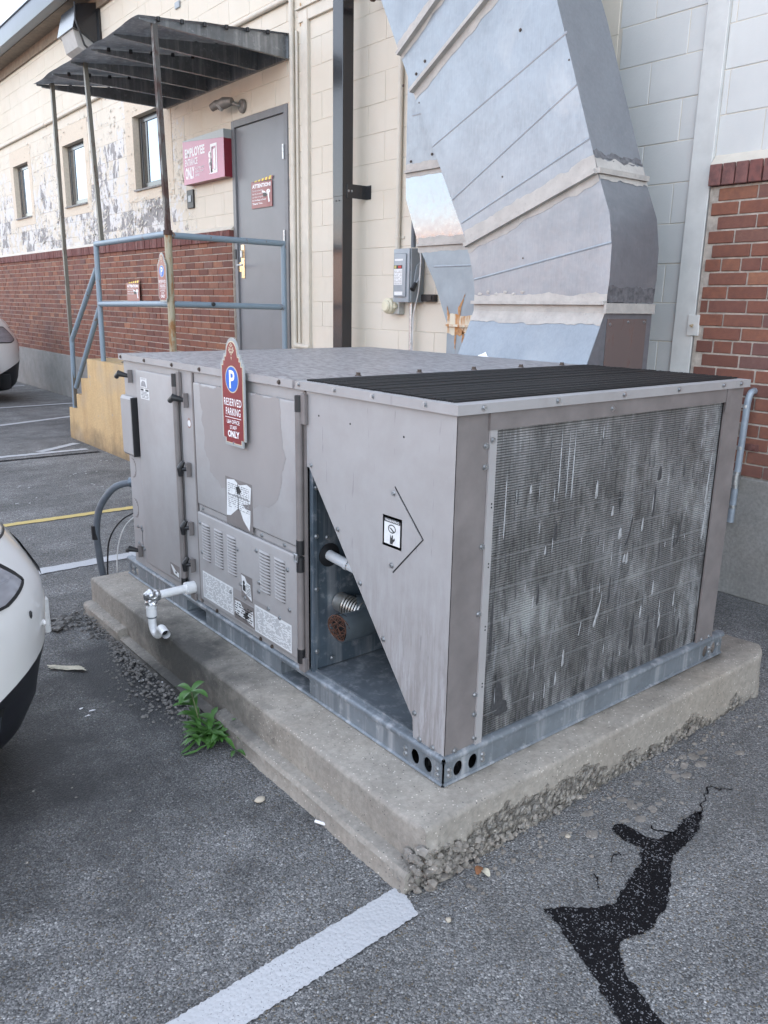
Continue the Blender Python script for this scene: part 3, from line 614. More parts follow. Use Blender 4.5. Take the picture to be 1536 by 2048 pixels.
for k in range(26):
    t = rg.uniform(0, math.pi); e = rg.uniform(-.04, .04); h = math.sqrt(max(0, .0445 ** 2 - e * e)); c0 = p0 + (a1 * math.cos(t) + a2 * math.sin(t)) * e; dd = (-a1 * math.sin(t) + a2 * math.cos(t)) * h
    m.tube([c0 - dd, c0 + ax * rg.uniform(-.006, .008), c0 + dd], .0014, 5)
m.tube([p0 + (a1 * math.cos(q) + a2 * math.sin(q)) * .0455 for q in [k * math.pi / 12 for k in range(25)]], .0025, 6); mid(m, 'rusted_guard', RUSTM)
m = MB(); m.cyl((.34, .30, .264), (.34, .30, .55), .11, 24); m.cyl((.34, .30, .264), (.34, .30, .285), .15, 24); mid(m, 'compressor', ELASTO)
# tube edges (door gasket rods) with black ends
def rod(y, z0, z1, nm='gasket_rod'):
    o = mid(MB().tube([(-.014, y, z0 + .04), (-.014, y, z1 - .045)], .0125, 12), nm, UNITD); mid(MB().tube([(-.014, y, z1 - .05), (-.014, y, z1)], .0135, 12), 'rod_end', BLACK); mid(MB().tube([(-.014, y, z0), (-.014, y, z0 + .05)], .0135, 12), 'rod_end', BLACK)
rod(.69, .672, 1.188); rod(.69, .292, .664); rod(1.585, .29, 1.187)
m = MB(); m.tube([(-.03, .682, .652), (-.03, .70, .652), (-.03, .70, .676), (-.03, .682, .676), (-.03, .682, .652)], .003, 6); mid(m, 'hinge_clip', STEEL)
for y in (.668, 1.56): mid(MB().box(F0, y - .011, y + .012, 1.10, 1.195, .001, .016, .002), 'hinge_bracket', UNITD, smooth=0)
mid(MB().box(F0, .668, .70, .262, .312, .001, .018, .002), 'hinge_bracket', UNITD, smooth=0)
m = MB(); m.box(F0, .668, .682, .26, 1.2, -.003, .004); mid(m, 'edge_strip', UNITD, smooth=0)
# cabinet skin and doors
m = MB(); m.box(F0, .68, L, .256, ZT, -.004, 0); mid(m, 'cabinet_side', UNIT, smooth=0)
m = MB(); m.box(FYB(L), .0005, WD, .256, ZT, -.004, 0); mid(m, 'cabinet_end', UNIT, smooth=0)
m = MB(); m.box(FX(WD), .66, L - .005, .256, ZT, -.004, 0); mid(m, 'cabinet_back', UNIT, smooth=0)
m = MB(); m.box(F0, .706, 1.428, .692, 1.168, .001, .014, .008, 3); up_ = mid(m, 'upper_access_panel', UNIT, smooth=60)
# paint under the sign that has not bleached: a flat film with its own outline
pts = [(.80, 1.165), (.775, .98), (.80, .86), (.86, .80), (.98, .778), (1.12, .783), (1.22, .80), (1.30, .85), (1.345, .93), (1.36, 1.03), (1.375, 1.165)]
build(MB().sheet(F0, ragged(ragged(pts, .03, .010, 5), .008, .003, 6), .0146), 'unbleached_patch', UNITN, up_, smooth=0)
m = MB(); m.box(F0, .70, 1.432, .292, .662, .001, .016, .008, 3); lp = mid(m, 'louvred_panel', UNIT, smooth=60)
mid(MB().box(F0, .70, 1.432, .667, .688, .0005, .004), 'panel_flange', UNIT, smooth=0)
screws(F0, [(1.40, .677), (1.17, .675), (.95, .675), (.80, .676)], U, STEEL, .004)
for u0, u1 in ((1.325, 1.395), (1.222, 1.292), (1.120, 1.190), (.878, .952), (.780, .852)):
    m = MB(); n = 13
    def lv(k): return lambda u, v: (-.016 - .009 * math.sin(math.pi * v) * min(1, 6 * u, 6 * (1 - u)), u0 + (u1 - u0) * u, .475 + .0117 * k + .0088 * v)
    m.grid(lv(0), 5, 3); f1 = build(m, 'louvre', UNIT, lp, smooth=70); copies(f1, lp, [(0, 0, .0117 * k) for k in range(1, n)])
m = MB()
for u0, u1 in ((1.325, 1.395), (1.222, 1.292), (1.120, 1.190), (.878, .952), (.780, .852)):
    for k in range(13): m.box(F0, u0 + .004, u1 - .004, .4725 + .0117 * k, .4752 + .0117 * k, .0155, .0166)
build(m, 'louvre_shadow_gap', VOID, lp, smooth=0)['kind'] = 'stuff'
screws(F0, [(1.41, .62), (1.40, .50), (1.11, .585), (1.09, .455), (1.06, .41), (.97, .615), (.955, .50), (.96, .465), (.765, .60), (.755, .46), (.82, .41), (1.17, .40), (.895, .42)], U, STEEL, .016)
screws(F0, [(1.32, .272), (.98, .272), (.90, .270)], U, SCREWD, .001)
m = MB(); m.box(F0, 1.602, 1.985, .30, 1.175, .001, .012, .006, 2); mid(m, 'control_door', UNIT, smooth=60)
m = MB(); m.box(F0, 1.445, 1.456, .27, 1.2, .0005, .006); mid(m, 'door_strip', UNITD, smooth=0); m = MB(); m.box(F0, 1.5695, 1.5725, .29, 1.2, .0002, .001); m.box(F0, 1.4425, 1.445, .27, 1.2, .0002, .001); mid(m, 'door_gap', VOID, smooth=0)
m = MB(); m.poly(F0, [(2.143, .785), (2.143, 1.052), (2.012, 1.052), (2.012, .785)], .0005, .03, .012); mid(m, 'cover_box', UNIT, smooth=0); mid(MB().poly(F0, [(2.012, .787), (2.012, 1.05), (2.0065, 1.045), (2.0065, .792)], .001, .031), 'cover_box_edge', BLACK, smooth=0)
screws(F0, [(2.05, .45), (2.09, .445), (2.045, .44), (2.05, .36), (2.09, .365), (2.03, .35)], U, STEEL, .001); m = MB(); m.box(F0, 2.045, 2.048, .36, .455, .0002, .001); mid(m, 'knockout_cut', VOID, smooth=0)
m = MB()
for zc in (.72, .53):
    pts = [(2.10 + .02 - .045 * math.sin(t), zc + .045 * math.cos(t)) for t in [math.pi * k / 10 for k in range(11)]]
    for a, b in zip(pts, pts[1:]): m.box(F0, min(a[0], b[0]) - .0008, max(a[0], b[0]) + .0008, min(a[1], b[1]), max(a[1], b[1]), .0002, .001)
mid(m, 'knockout_ring', UNITD, smooth=0)
# latches
def latch(y, z, vert=True):
    m = MB(); m.box(F0, y - .016, y + .016, z - .028, z + .028, .001, .006, .002).box(F0, y - .016, y - .012, z - .028, z + .028, .006, .022)
    m.poly(FX(-.006), circ(y - .002, z + .018, .008, 10), 0, .012); b = mid(m, 'latch_plate', UNITD, smooth=0)
    m = MB()
    if vert: m.tube([(-.022, y + .012, z + .03), (-.034, y + .02, z + .005), (-.030, y + .024, z - .028)], [.008, .013, .010], 10); m.tube([(-.006, y, z), (-.034, y + .018, z)], .008, 8)
    else: m.tube([(-.012, y, z), (-.05, y + .018, z + .012), (-.05, y + .045, z - .004)], [.008, .014, .011], 10)
    build(m, 'latch_knob', BLACK, b)
latch(1.512, 1.09, False); 
for z in (.815, .572, .415): latch(1.512, z)
latch(2.062, 1.14, False); latch(2.068, .335, False)
# rust ring of a lost fastener
m = MB(); m.poly(F0, circ(1.50, 1.0, .013, 14), .0003, .001); mid(m, 'paint_scar', WHITEP, smooth=0); m = MB(); m.poly(F0, ragged(circ(1.50, 1.0, .021, 14, .016), .01, .003), .0001, .0006); mid(m, 'rust_scar', simple('pink_rust_scar', (.30, .20, .18), .8), smooth=0)
# stickers: white base, print
def sticker(F, pts, d, rows, seed, name='sticker', fill=.45, box=None, mat=WHITEP, bg=None):
    if bg: build(MB().sheet(F, bg, d - .0004), 'sticker_residue', UNITD, U, smooth=0)
    o = mid(MB().poly(F, pts, d - .0003, d), name, mat, smooth=0); m = MB(); us = [p[0] for p in pts]; vs = [p[1] for p in pts]; b = box or (max(us) - .006, min(us) + .006, min(vs) + .006, max(vs) - .006)
    if rows: printlines(m, F, b[0], b[1], b[2], b[3], rows, d + .0005, fill, seed); build(m, 'small_print', INKG if rows > 12 else INK, o, smooth=0)
    return o
sq = lambda a, b, c, d: [(a, c), (b, c), (b, d), (a, d)]
# torn instruction sheet
sticker(F0, [(1.176, .838), (1.12, .845), (1.085, .83), (1.03, .842), (1.0, .835), (1.008, .775), (1.065, .763), (1.04, .75), (1.008, .752), (1.012, .70), (1.018, .675), (1.06, .705), (1.085, .742), (1.10, .74), (1.155, .705), (1.185, .70)], .0152, 13, 2, box=(1.168, 1.014, .735, .83), bg=sq(1.188, .992, .67, .848))
m = MB(); m.box(F0, 1.092, 1.096, .735, .835, .0155, .0158); m.box(F0, 1.01, 1.17, .785, .787, .0155, .0158); m.poly(F0, [(1.11, .82), (1.085, .825), (1.07, .81), (1.08, .80), (1.075, .79), (1.09, .80), (1.10, .795)], .0155, .0158); mid(m, 'printed_figure', INK, smooth=0)
sticker(F0, sq(1.402, 1.154, .312, .423), .0172, 20, 3, fill=.42); sticker(F0, sq(.992, .744, .304, .407), .0172, 20, 4, fill=.42)
sticker(F0, [(1.14, .378), (1.10, .382), (1.075, .362), (1.06, .35), (1.03, .36), (1.006, .372), (1.002, .312), (1.06, .322), (1.145, .33)], .0172, 6, 5, bg=sq(1.146, .998, .306, .388))
m = MB(); m.poly(F0, [(1.08, .342), (1.055, .352), (1.03, .366), (1.045, .345), (1.025, .34), (1.05, .333), (1.06, .32), (1.07, .335)], .0174, .0177); mid(m, 'printed_figure', INK, smooth=0)
sticker(F0, [(1.085, .495), (1.06, .492), (1.045, .475), (1.02, .47), (1.012, .41), (1.05, .425), (1.08, .435)], .0172, 7, 6, bg=sq(1.088, 1.005, .405, .50), box=(1.05, 1.018, .425, .468))
m = MB(); m.poly(F0, circ(1.067, .468, .008, 10), .0174, .0177); m.poly(F0, [(1.075, .46), (1.055, .46), (1.055, .435), (1.075, .437)], .0174, .0177); mid(m, 'printed_figure', INK, smooth=0)
mid(MB().sheet(F0, sq(1.147, .905, .392, .425), .0166), 'faded_strip', UNITN, smooth=0)
o = sticker(F0, sq(1.935, 1.868, 1.105, 1.145), .0125, 0, 7); m = MB(); m.poly(F0, ragged([(1.93, 1.108), (1.873, 1.108), (1.885, 1.128), (1.91, 1.134), (1.925, 1.122)], .008, .002), .0127, .0129); text(m, F0, 'SCROLL', 1.928, 1.875, 1.137, 1.1435, .0131); mid(m, 'printed_figure', INKG, smooth=0)
o = sticker(F0, sq(1.938, 1.848, 1.055, 1.10), .0125, 5, 8, box=(1.93, 1.855, 1.058, 1.088)); m = MB(); m.box(F0, 1.905, 1.934, 1.09, 1.098, .0126, .013); m.box(F0, 1.852, 1.884, 1.09, 1.098, .0126, .013); mid(m, 'printed_heading', INK, smooth=0)
sticker(F0, [(1.72, .365), (1.70, .362), (1.67, .345), (1.64, .342), (1.64, .322), (1.69, .328)], .0126, 0, 9, bg=sq(1.725, 1.632, .318, .372))
m = MB(); m.poly(F0, [(1.675, .343), (1.66, .343), (1.66, .335), (1.675, .335)], .0128, .013); mid(m, 'printed_figure', INK, smooth=0)
# fan warning on the diamond cover
o = sticker(F0, sq(.272, .203, .816, .890), .0036, 0, 10, bg=sq(.279, .196, .808, .897)); build(MB().sheet(F0, sq(.279, .196, .808, .897), .0032), 'sticker_residue', UNITD, U, smooth=0)
m = MB(); m.box(F0, .203, .272, .879, .890, .0037, .004); m.plate(F0, circ(.238, .862, .0125, 18, .017), [circ(.238, .862, .0095, 18, .0138)], .0037, .004); m.poly(F0, [(.25, .865), (.24, .864), (.228, .856), (.232, .853), (.242, .86)], .0037, .004); m.poly(F0, [(.245, .845), (.239, .835), (.238, .842), (.233, .846), (.233, .832), (.226, .838), (.224, .832), (.232, .824), (.234, .818), (.246, .818), (.245, .83)], .0037, .004); mid(m, 'printed_figure', INK, smooth=0)
m = MB(); text(m, F0, 'WARNING', .268, .207, .881, .888, .0043); mid(m, 'lettering', WHITEP, smooth=0)
# condensate drain
m = MB(); m.tube([(-.001, 1.522, .315), (-.04, 1.522, .315)], .026, 14); m.tube(arc([(-.03, 1.522, .315), (-.19, 1.522, .312), (-.19, 1.522, .255)], .012), .017, 14); m.tube([(-.19, 1.522, .27), (-.19, 1.522, .232)], .021, 14)
m.tube(arc([(-.19, 1.522, .25), (-.19, 1.520, .175), (-.195, 1.455, .165), (-.20, 1.415, .222), (-.215, 1.33, .222)], .045), .0165, 14, False); dp = mid(m, 'drain_pipe', PVC)
m = MB(); m.tube([(-.155, 1.522, .313), (-.175, 1.522, .313), (-.19, 1.522, .318), (-.205, 1.522, .312), (-.212, 1.522, .30)], [.022, .026, .028, .022, .008], 12); m.tube([(-.19, 1.522, .325), (-.19, 1.522, .285)], [.02, .025], 12); build(m, 'foil_tape', FOIL, dp, smooth=0)
build(MB().tube([(-.19, 1.522, .228), (-.19, 1.522, .224)], .0185, 14), 'joint_ring', GREYPVC, dp); build(MB().tube([(-.203, 1.40, .222), (-.21, 1.36, .222)], .0135, 12), 'pipe_bore', VOID, dp)
mid(MB().box(F0, 1.49, 1.535, .262, .292, .001, .012, .003), 'drain_bracket', UNITD, smooth=0)
# coil face
m = MB(); m.box(Y0, .114, .140, .262, 1.165, .0005, .006); mid(m, 'coil_edge_strip', UNIT, smooth=0)
m = MB(); m.box(Y0, .110, 1.272, 1.160, ZT, .0005, .008); mid(m, 'coil_top_rail', UNITD, smooth=0)
m = MB(); m.box(Y0, 1.272, WD, .258, ZT, -.003, .003); m.box(FX(WD), .0, .06, .258, ZT, -.003, 0); mid(m, 'corner_post', UNITD, smooth=0)
mid(MB().box(Y0, 1.262, 1.285, 1.125, ZT, .0085, .012), 'rail_tab', UNITD, smooth=0)
m = MB(); m.box(FY(.013), .135, 1.276, .268, 1.165, -.004, 0); coil = mid(m, 'condenser_coil', COILD, smooth=0)
m = MB(); n = 124
for k in range(n): z = .270 + .00724 * k; m.box(FY(.013), .139, 1.2735, z, z + .0052, .0, .005)
build(m, 'coil_fins', COIL, coil, smooth=0)['kind'] = 'stuff'
m = MB()
for k in range(9): m.box(FY(.013), .139, 1.273, .335 + .0935 * k, .3375 + .0935 * k, .0045, .0056)
build(m, 'tube_row', simple('pale_fin_row', (.22, .22, .225), .5, .4, .3, 60), coil, smooth=0)['kind'] = 'stuff'
rg = random.Random(21); m = MB(); m2 = MB()                       # crushed fins, folded and shiny or torn and dark
def sliver(mm, x, z, w, h, lean):
    pts = [(x - w / 2, z - h * .45), (x, z - h / 2), (x + w / 2, z - h * .35), (x + w * .35 + lean, z + h * .3), (x + lean, z + h / 2), (x - w * .3 + lean, z + h * .2)]
    bm = mm.bm; c0 = bm.verts.new((x + lean * .5, .0062, z)); vs = [bm.verts.new((a, .0077, b)) for a, b in pts]
    for i in range(6): bm.faces.new((c0, vs[i], vs[(i + 1) % 6]))
for x, z, w, h, l in ((.60, .94, .014, .06, 0), (.69, .86, .013, .035, 0), (.74, .78, .02, .04, 0), (.775, .69, .016, .03, 0), (.79, .69, .012, .045, 0), (.645, .52, .016, .07, .014), (.66, .56, .010, .09, .012), (.38, .79, .01, .03, 0), (.34, .64, .008, .04, 0), (.86, .79, .012, .05, 0), (.96, .55, .01, .06, 0), (.9, .48, .012, .05, 0), (.50, .42, .012, .06, 0), (.47, .36, .01, .05, 0), (1.02, .42, .012, .07, 0), (1.1, .48, .01, .06, 0), (.30, .98, .01, .03, 0), (.57, .50, .008, .05, .006), (1.235, .90, .012, .2, .008), (1.24, .75, .014, .16, .006), (.42, 1.05, .006, .2, 0), (.455, 1.04, .005, .22, 0), (.48, 1.03, .007, .22, 0), (.20, .95, .006, .2, 0)): sliver(m, x, z, w, h, l)
for i in range(26): sliver(m, rg.uniform(.17, 1.25), rg.uniform(.3, 1.12), rg.uniform(.002, .005), rg.uniform(.02, .07), 0)
for x, z, w, h, l in ((.93, .95, .025, .05, 0), (.915, .86, .014, .12, 0), (.78, .78, .014, .1, .02), (1.08, .74, .016, .12, .012), (1.06, .70, .012, .05, 0), (.71, .6, .012, .10, 0), (.86, .42, .02, .14, 0), (.95, .40, .018, .12, 0), (1.02, .36, .02, .10, 0), (1.15, .36, .016, .08, 0), (.17, .60, .014, .2, 0), (.21, .38, .05, .10, 0), (.23, .34, .06, .05, 0), (.42, .84, .02, .06, 0), (.36, .66, .012, .07, 0)): sliver(m2, x, z, w, h, l)
for i in range(50): sliver(m2, rg.uniform(.17, 1.25), rg.uniform(.3, 1.12), rg.uniform(.002, .006), rg.uniform(.02, .09), 0)
build(m, 'bent_fin_scrap', simple('bright_bent_fin', (.33, .335, .345), .6, .1, .3, 90), coil, smooth=0)['kind'] = 'stuff'; build(m2, 'torn_fin_scrap', simple('torn_fin_dark', (.045, .045, .048), .6, 0, .5, 120), coil, smooth=0)['kind'] = 'stuff'
screws(Y0, [(.105, 1.12), (.105, 1.065), (.108, .85), (.108, .66), (.11, .42), (.11, .36), (.04, .272), (.115, .285)], U, STEEL, .0005)
screws(Y0, [(.62, 1.182), (.122, 1.135)], U, STEEL, .008); screws(Y0, [(1.31, .272), (1.36, .272)], U, STEEL, .003)
m = MB()
for z in (.965, .955, .80, .79, .62, .61, .45, .44): m.poly(Y0, circ(.131, z, .0025, 8), .0062, .0068)
mid(m, 'empty_screw_hole', VOID, smooth=0)
# lids
def lid():
    m = MB(); x0, x1, y0, y1, zt = -.014, 1.40, .712, 2.166, 1.2335
    def top(u, v):
        x = x0 + (x1 - x0) * u; y = y0 + (y1 - y0) * v; e = min(u, 1 - u, v * 1.2, (1 - v) * 1.2)
        return (x, y, zt + .0015 * min(1, e * 18) + .004 * math.sin(math.pi * u) * math.sin(math.pi * v) + .0012 * mnoise.noise(Vector((x * 3, y * 3, 0))))
    m.grid(top, 26, 26)
    for a, b in (((x0, y0), (x1, y0)), ((x1, y0), (x1, y1)), ((x1, y1), (x0, y1)), ((x0, y1), (x0, y0))):
        m.bm.faces.new([m.bm.verts.new(p) for p in ((*a, zt), (*b, zt), (*b, ZT), (*a, ZT))])
    bmesh.ops.remove_doubles(m.bm, verts=m.bm.verts[:], dist=.0005); m.bm.faces.new([m.bm.verts.new(p) for p in ((x0, y0, ZT), (x1, y0, ZT), (x1, y1, ZT), (x0, y1, ZT))]); return m
lid_o = mid(lid(), 'main_lid', UNITT, smooth=40)
m = MB(); m.box(FX(-.014), .722, 2.16, 1.2075, 1.2325, .0002, .002); mid(m, 'lid_edge', UNIT, smooth=0)
screws(FX(-.016), [(2.13, 1.22), (1.87, 1.22), (1.60, 1.22), (1.36, 1.22), (.80, 1.22)], U, SCREWD)
def top_screws(pts, z):
    f = build(MB().poly(FZ(z), circ(pts[0][0], pts[0][1], .011, 10), 0, .003).poly(FZ(z), circ(pts[0][0], pts[0][1], .008, 6), .003, .011), 'lid_bolt', SCREWD, U, smooth=0); copies(f, U, [(a - pts[0][0], b - pts[0][1], 0) for a, b in pts[1:]])
top_screws([(.25, .735), (.52, .735), (.79, .735), (1.05, .735), (1.30, .735)], 1.234)
m = MB(); m.plate(FZ(1.2085), [(-.014, -.016), (1.402, -.016), (1.402, .7105), (-.014, .7105)], [[(.022, .028), (1.372, .028), (1.372, .690), (.022, .690)]], -.002, .0235); gl = mid(m, 'grille_frame', UNIT, smooth=0)
screws(FX(-.014), [(.69, 1.222), (.50, 1.222), (.32, 1.222), (.105, 1.222)], U, STEEL, .0003); screws(FY(-.016), [(.075, 1.221), (.36, 1.221), (.66, 1.221), (.95, 1.221), (1.22, 1.221), (1.335, 1.221)], U, STEEL, .0003)
m = MB(); m.box(FZ(1.195), .02, 1.374, .026, .692, 0, .004); mid(m, 'light_stop_plate', VOID, smooth=0)  # plate added to block light, so the cabinet stays dark inside
m = MB(); m.box(FZ(1.2), .016, 1.395, .0, .0042, .016, .0375, .001); s1 = build(m, 'slat', BLACKW, gl, smooth=0); s1.location = (0, .030, 0); copies(s1, gl, [(random.uniform(-.003, .003), .0101 * k + random.uniform(-.0008, .0008), random.uniform(-.0014, .0008)) for k in range(1, 66)])
m = MB()
for x in (.16, .36, .56, .76, .96, 1.16): m.box(FZ(1.2), x, x + .008, .03, .69, .006, .018)
build(m, 'cross_bar', BLACKW, gl, smooth=0)

# parking signs ---------------------------------------------------------------
def plaque(ins, w=.082, h=.372):
    """outline of the sign with a crown, offset inwards"""
    i = ins; a = w - i; P = [(-a + .018, i), (a - .018, i), (a - .018, .024 + i * .2), (a, .024 + i * .2), (a, .288 - i), (a - .010 - i * .1, .288 - i), (a - .010 - i * .1, .300 - i * .6), (a - .022, .300 - i * .6), (a - .022, .318 - i), (.047 - i * .7, .318 - i)]
    crown = [((.043 - i * .7) * math.cos(R_(t)), .325 - i * .7 + (.047 - i * .55) * math.sin(R_(t))) for t in (0, 20, 40, 60, 75, 90)]
    right_ = P[1:] + crown; left_ = [(-x, y) for x, y in right_[::-1] if x > 1e-6 or True]
    out = right_ + [(-x, y) for x, y in reversed(right_) if abs(x) > 1e-6]
    return out
def parking_sign(cx, y, z, label, group):
    t = thing('parking_sign', label, 'sign', (cx, y, z), group); F = lambda u, v, d: (cx - d, y - u, z + v)
    build(MB().poly(F, plaque(0), -.005, .0), 'backing_plate', SIGNGREY, t, smooth=0); build(MB().poly(F, plaque(.0085), .0002, .001), 'border_line', CREAM, t, smooth=0); build(MB().poly(F, plaque(.0115), .001, .0016), 'sign_face', MAROON, t, smooth=0)
    cz = .232; build(MB().poly(F, circ(0, cz, .0465, 36), .0016, .0022), 'disc_border', CREAM, t, smooth=0); build(MB().poly(F, circ(0, cz, .0425, 36), .0022, .0028), 'blue_disc', BLUE, t, smooth=0)
    m = MB(); text(m, F, 'P', -.017, .021, cz - .031, cz + .031, .0033, .02); build(m, 'parking_symbol', WHITE, t, smooth=0); m = MB()
    text(m, F, 'RESERVED', -.062, .062, .140, .166, .0021, .01); text(m, F, 'PARKING', -.050, .054, .107, .133, .0021, .01); m.sheet(F, [(-.058, .0985), (.058, .0985), (.058, .1005), (-.058, .1005)], .0021)
    text(m, F, 'L&H OFFICE', -.044, .044, .078, .092, .0021, .015); text(m, F, 'STAFF', -.024, .024, .059, .072, .0021, .015); text(m, F, 'ONLY', -.040, .042, .030, .054, .0021, .04); build(m, 'lettering', WHITE, t, smooth=0)
    m = MB()
    for u, v in ((0, .352), (0, .343), (0, .334), (0, .325), (0, .316), (-.007, .347), (.007, .347), (-.013, .338), (.013, .338), (-.016, .330), (.016, .330), (-.009, .333), (.009, .333), (-.006, .322), (.006, .322), (-.011, .325), (.011, .325)): m.sheet(F, [(u - .0035, v), (u, v - .0045), (u + .0035, v), (u, v + .0045)], .0021)
    m.sheet(F, [(-.004, .308), (0, .296), (.004, .308)], .0021); build(m, 'ornament', CREAM, t, smooth=0)
    build(MB().poly(F, circ(0, .012, .0045, 8), .0, .004), 'bolt', CHROME, t, smooth=0)
parking_sign(-.034, 1.075, .975, 'maroon reserved parking sign with grey edge fixed to the taupe cooling unit', 'reserved parking signs')

# flexible conduit and cables at the far end ----------------------------------
t = thing('flexible_conduit', 'thick grey flexible conduit curving from the far end of the cooling unit to the ground', 'conduit', (-.06, 2.36, 0))
build(MB().tube(arc([(.06, 2.22, .625), (-.02, 2.29, .61), (-.085, 2.36, .50), (-.10, 2.385, .36), (-.085, 2.385, .16), (-.06, 2.36, 0)], .14, 8), .0165, 14), 'conduit_hose', GREYPVC, t)
m = MB(); m.tube(arc([(.085, 2.148, .632), (.075, 2.20, .63), (.03, 2.245, .622)], .03), .021, 14); m.tube([(.085, 2.149, .632), (.084, 2.157, .632)], .03, 14); m.tube([(.05, 2.232, .626), (.034, 2.246, .622)], .025, 14); build(m, 'elbow_fitting', simple('zinc_grey_fitting', (.15, .18, .21), .4, .5), t)
m = MB(); m.tube([(-.103, 2.385, .40), (-.101, 2.386, .33)], .0185, 14); build(m, 'tape_wrap', BLACK, t)
tag(build(MB().tube(arc([(.05, 2.18, .50), (-.01, 2.28, .44), (-.06, 2.33, .34), (-.075, 2.34, .16), (-.07, 2.34, 0)], .1), .004, 8), 'cable', BLACK), 'thin black cable looping down beside the thick grey conduit', 'cable')
tag(build(MB().tube(arc([(.05, 2.17, .49), (-.0, 2.26, .42), (-.03, 2.30, .30), (-.035, 2.32, .14), (-.02, 2.33, 0)], .08), .003, 8), 'cable', CABLEW), 'thin white cable hanging down at the far end of the cooling unit', 'cable')
#@@PART2
# ================================================================== the building
XB, XK, XC = 2.600, 2.630, 2.585        # faces of the brick, of the painted block, of the concrete base
YE0, YE1 = -6.0, 30.0
BLD = thing('brick_building', 'long cream block and red brick building with peeling paint behind the cooling unit', 'building', (2.6, 8, 0))
WIN = [(7.40, 8.24), (9.84, 10.72), (12.33, 13.17), (14.9, 15.75), (17.5, 18.35)]; WZ = (2.692, 3.505)
DOOR = (4.905, 5.885, .89, 3.092)
holes = [(a, b, *WZ) for a, b in WIN] + [DOOR]
def cut(u0, u1, v0, v1, hs):
    """the rectangle minus rectangular openings, as smaller rectangles"""
    out = [(u0, u1, v0, v1)]
    for a, b, c, d in hs:
        nx_ = []
        for (p, q, r, s_) in out:
            if q <= a or p >= b or s_ <= c or r >= d: nx_.append((p, q, r, s_)); continue
            if p < a: nx_.append((p, a, r, s_))
            if q > b: nx_.append((b, q, r, s_))
            m0, m1 = max(p, a), min(q, b)
            if r < c: nx_.append((m0, m1, r, c))
            if s_ > d: nx_.append((m0, m1, d, s_))
        out = nx_
    return out
m = MB()
for p, q, r, s_ in cut(YE0, YE1, 0, 5.05, holes): m.box(FX(XK + .0035), p, q, r, s_, -.25, 0)
build(m, 'wall', TRIM, BLD, smooth=0)
m = MB(); m.box(FX(XK + .26), YE0, YE1, 0, 5.05, -9, 0); build(m, 'inner_wall', VOID, BLD, smooth=0)
m = MB(); m.poly(lambda u, v, d: (u, d, v), [(2.30, 5.10), (7.5, 6.6), (12.2, 5.1), (12.2, 4.98), (2.30, 4.98)], YE0 - .2, YE1 + .2); build(m, 'roof', ROOFM, BLD, smooth=0)
m = MB(); m.box(FX(2.26), YE0 - .2, YE1 + .2, 4.895, 5.14, -.13, 0, .012, 2).box(FX(2.26), YE0 - .2, YE1 + .2, 5.118, 5.142, 0, .014, .004); build(m, 'gutter', GUTTER, BLD, smooth=30)
m = MB(); m.box(FX(2.40), YE0 - .2, YE1 + .2, 4.90, 4.985, -.24, 0).box(FX(2.595), YE0, YE1, 4.77, 4.90, -.03, 0); build(m, 'fascia_board', FASCIA, BLD, smooth=0)
# concrete base
m = MB()
for a, b in ((YE0, .93), (5.9, YE1)): m.box(FX(XC), a, b, 0, .635, -.06, 0, .006)
build(m, 'concrete_base', BASEC, BLD, smooth=0)['kind'] = 'stuff'
m = MB()
for a, b in ((YE0, .925), (5.905, YE1)): m.box(FX(XB + .0085), a, b, .63, 2.06, -.05, 0)
build(m, 'mortar', MORTAR, BLD, smooth=0)['kind'] = 'stuff'
m = MB()
for a, b in ((YE0, .93), (5.90, YE1)): m.poly(lambda u, v, d: (u, d, v), [(XB - .012, 2.164 if b < 1 else 2.136), (XK + .005, 2.215 if b < 1 else 2.18), (XK + .005, 2.13), (XB - .006, 2.13)], a, b)
build(m, 'cement_wash', TRIM, BLD, smooth=0)['kind'] = 'stuff'
# pieces: every brick, coping brick and block; the 300 that show largest are parts
def pieces(items, name, mat, bev):
    """items: (F, u0,u1,v0,v1,d0,d1)"""
    sc = sorted(range(len(items)), key=lambda i: -shows(items[i][0]((items[i][1] + items[i][2]) / 2, (items[i][3] + items[i][4]) / 2, 0), min(items[i][2] - items[i][1], 9) * (items[i][4] - items[i][3])))
    top, rest = sc[:298], sc[298:]; cache = {}
    for i in top:
        F, u0, u1, v0, v1, d0, d1 = items[i]; key = (round(u1 - u0, 3), round(v1 - v0, 3), round(d1 - d0, 3)); c = F((u0 + u1) / 2, (v0 + v1) / 2, d0)
        if key not in cache:
            mb = MB(); mb.box(F, u0, u1, v0, v1, d0, d1, bev)
            o = build(mb, name, mat, BLD, smooth=0); loc = Vector(c) - ORG[BLD]; o.data.transform(Matrix.Translation(-loc)); o.location = loc; cache[key] = o.data
        else:
            o = bpy.data.objects.new(name, cache[key]); o.parent = BLD; o.location = Vector(c) - ORG[BLD]; S.collection.objects.link(o); ORG[o] = ORG[BLD]
    mb = MB()
    for i in rest:
        F, u0, u1, v0, v1, d0, d1 = items[i]; mb.box(F, u0, u1, v0, v1, d0, d1)
    o = build(mb, name, mat, BLD, smooth=0); o['kind'] = 'stuff'
rg = random.Random(3); FB = FX(XB); FK = FX(XK)
br = []; CP = .06745
def brickwork(y0, y1, phase):
    for k in range(21):
        z = .637 + CP * k; hd = k % 6 == 3; w = .1035 if hd else .207; y = y0 - rg.uniform(0, .02) - (w / 2 if (k + phase) % 2 else 0)
        while y < y1:
            a, b = max(y + .005, y0), min(y + w - .005, y1)
            if b - a > .03:
                j = rg.choice((-.003, -.0015, 0, .0015)); br.append((FB, a, b, z + .005, z + CP - .0045, -.03, j))
            y += w
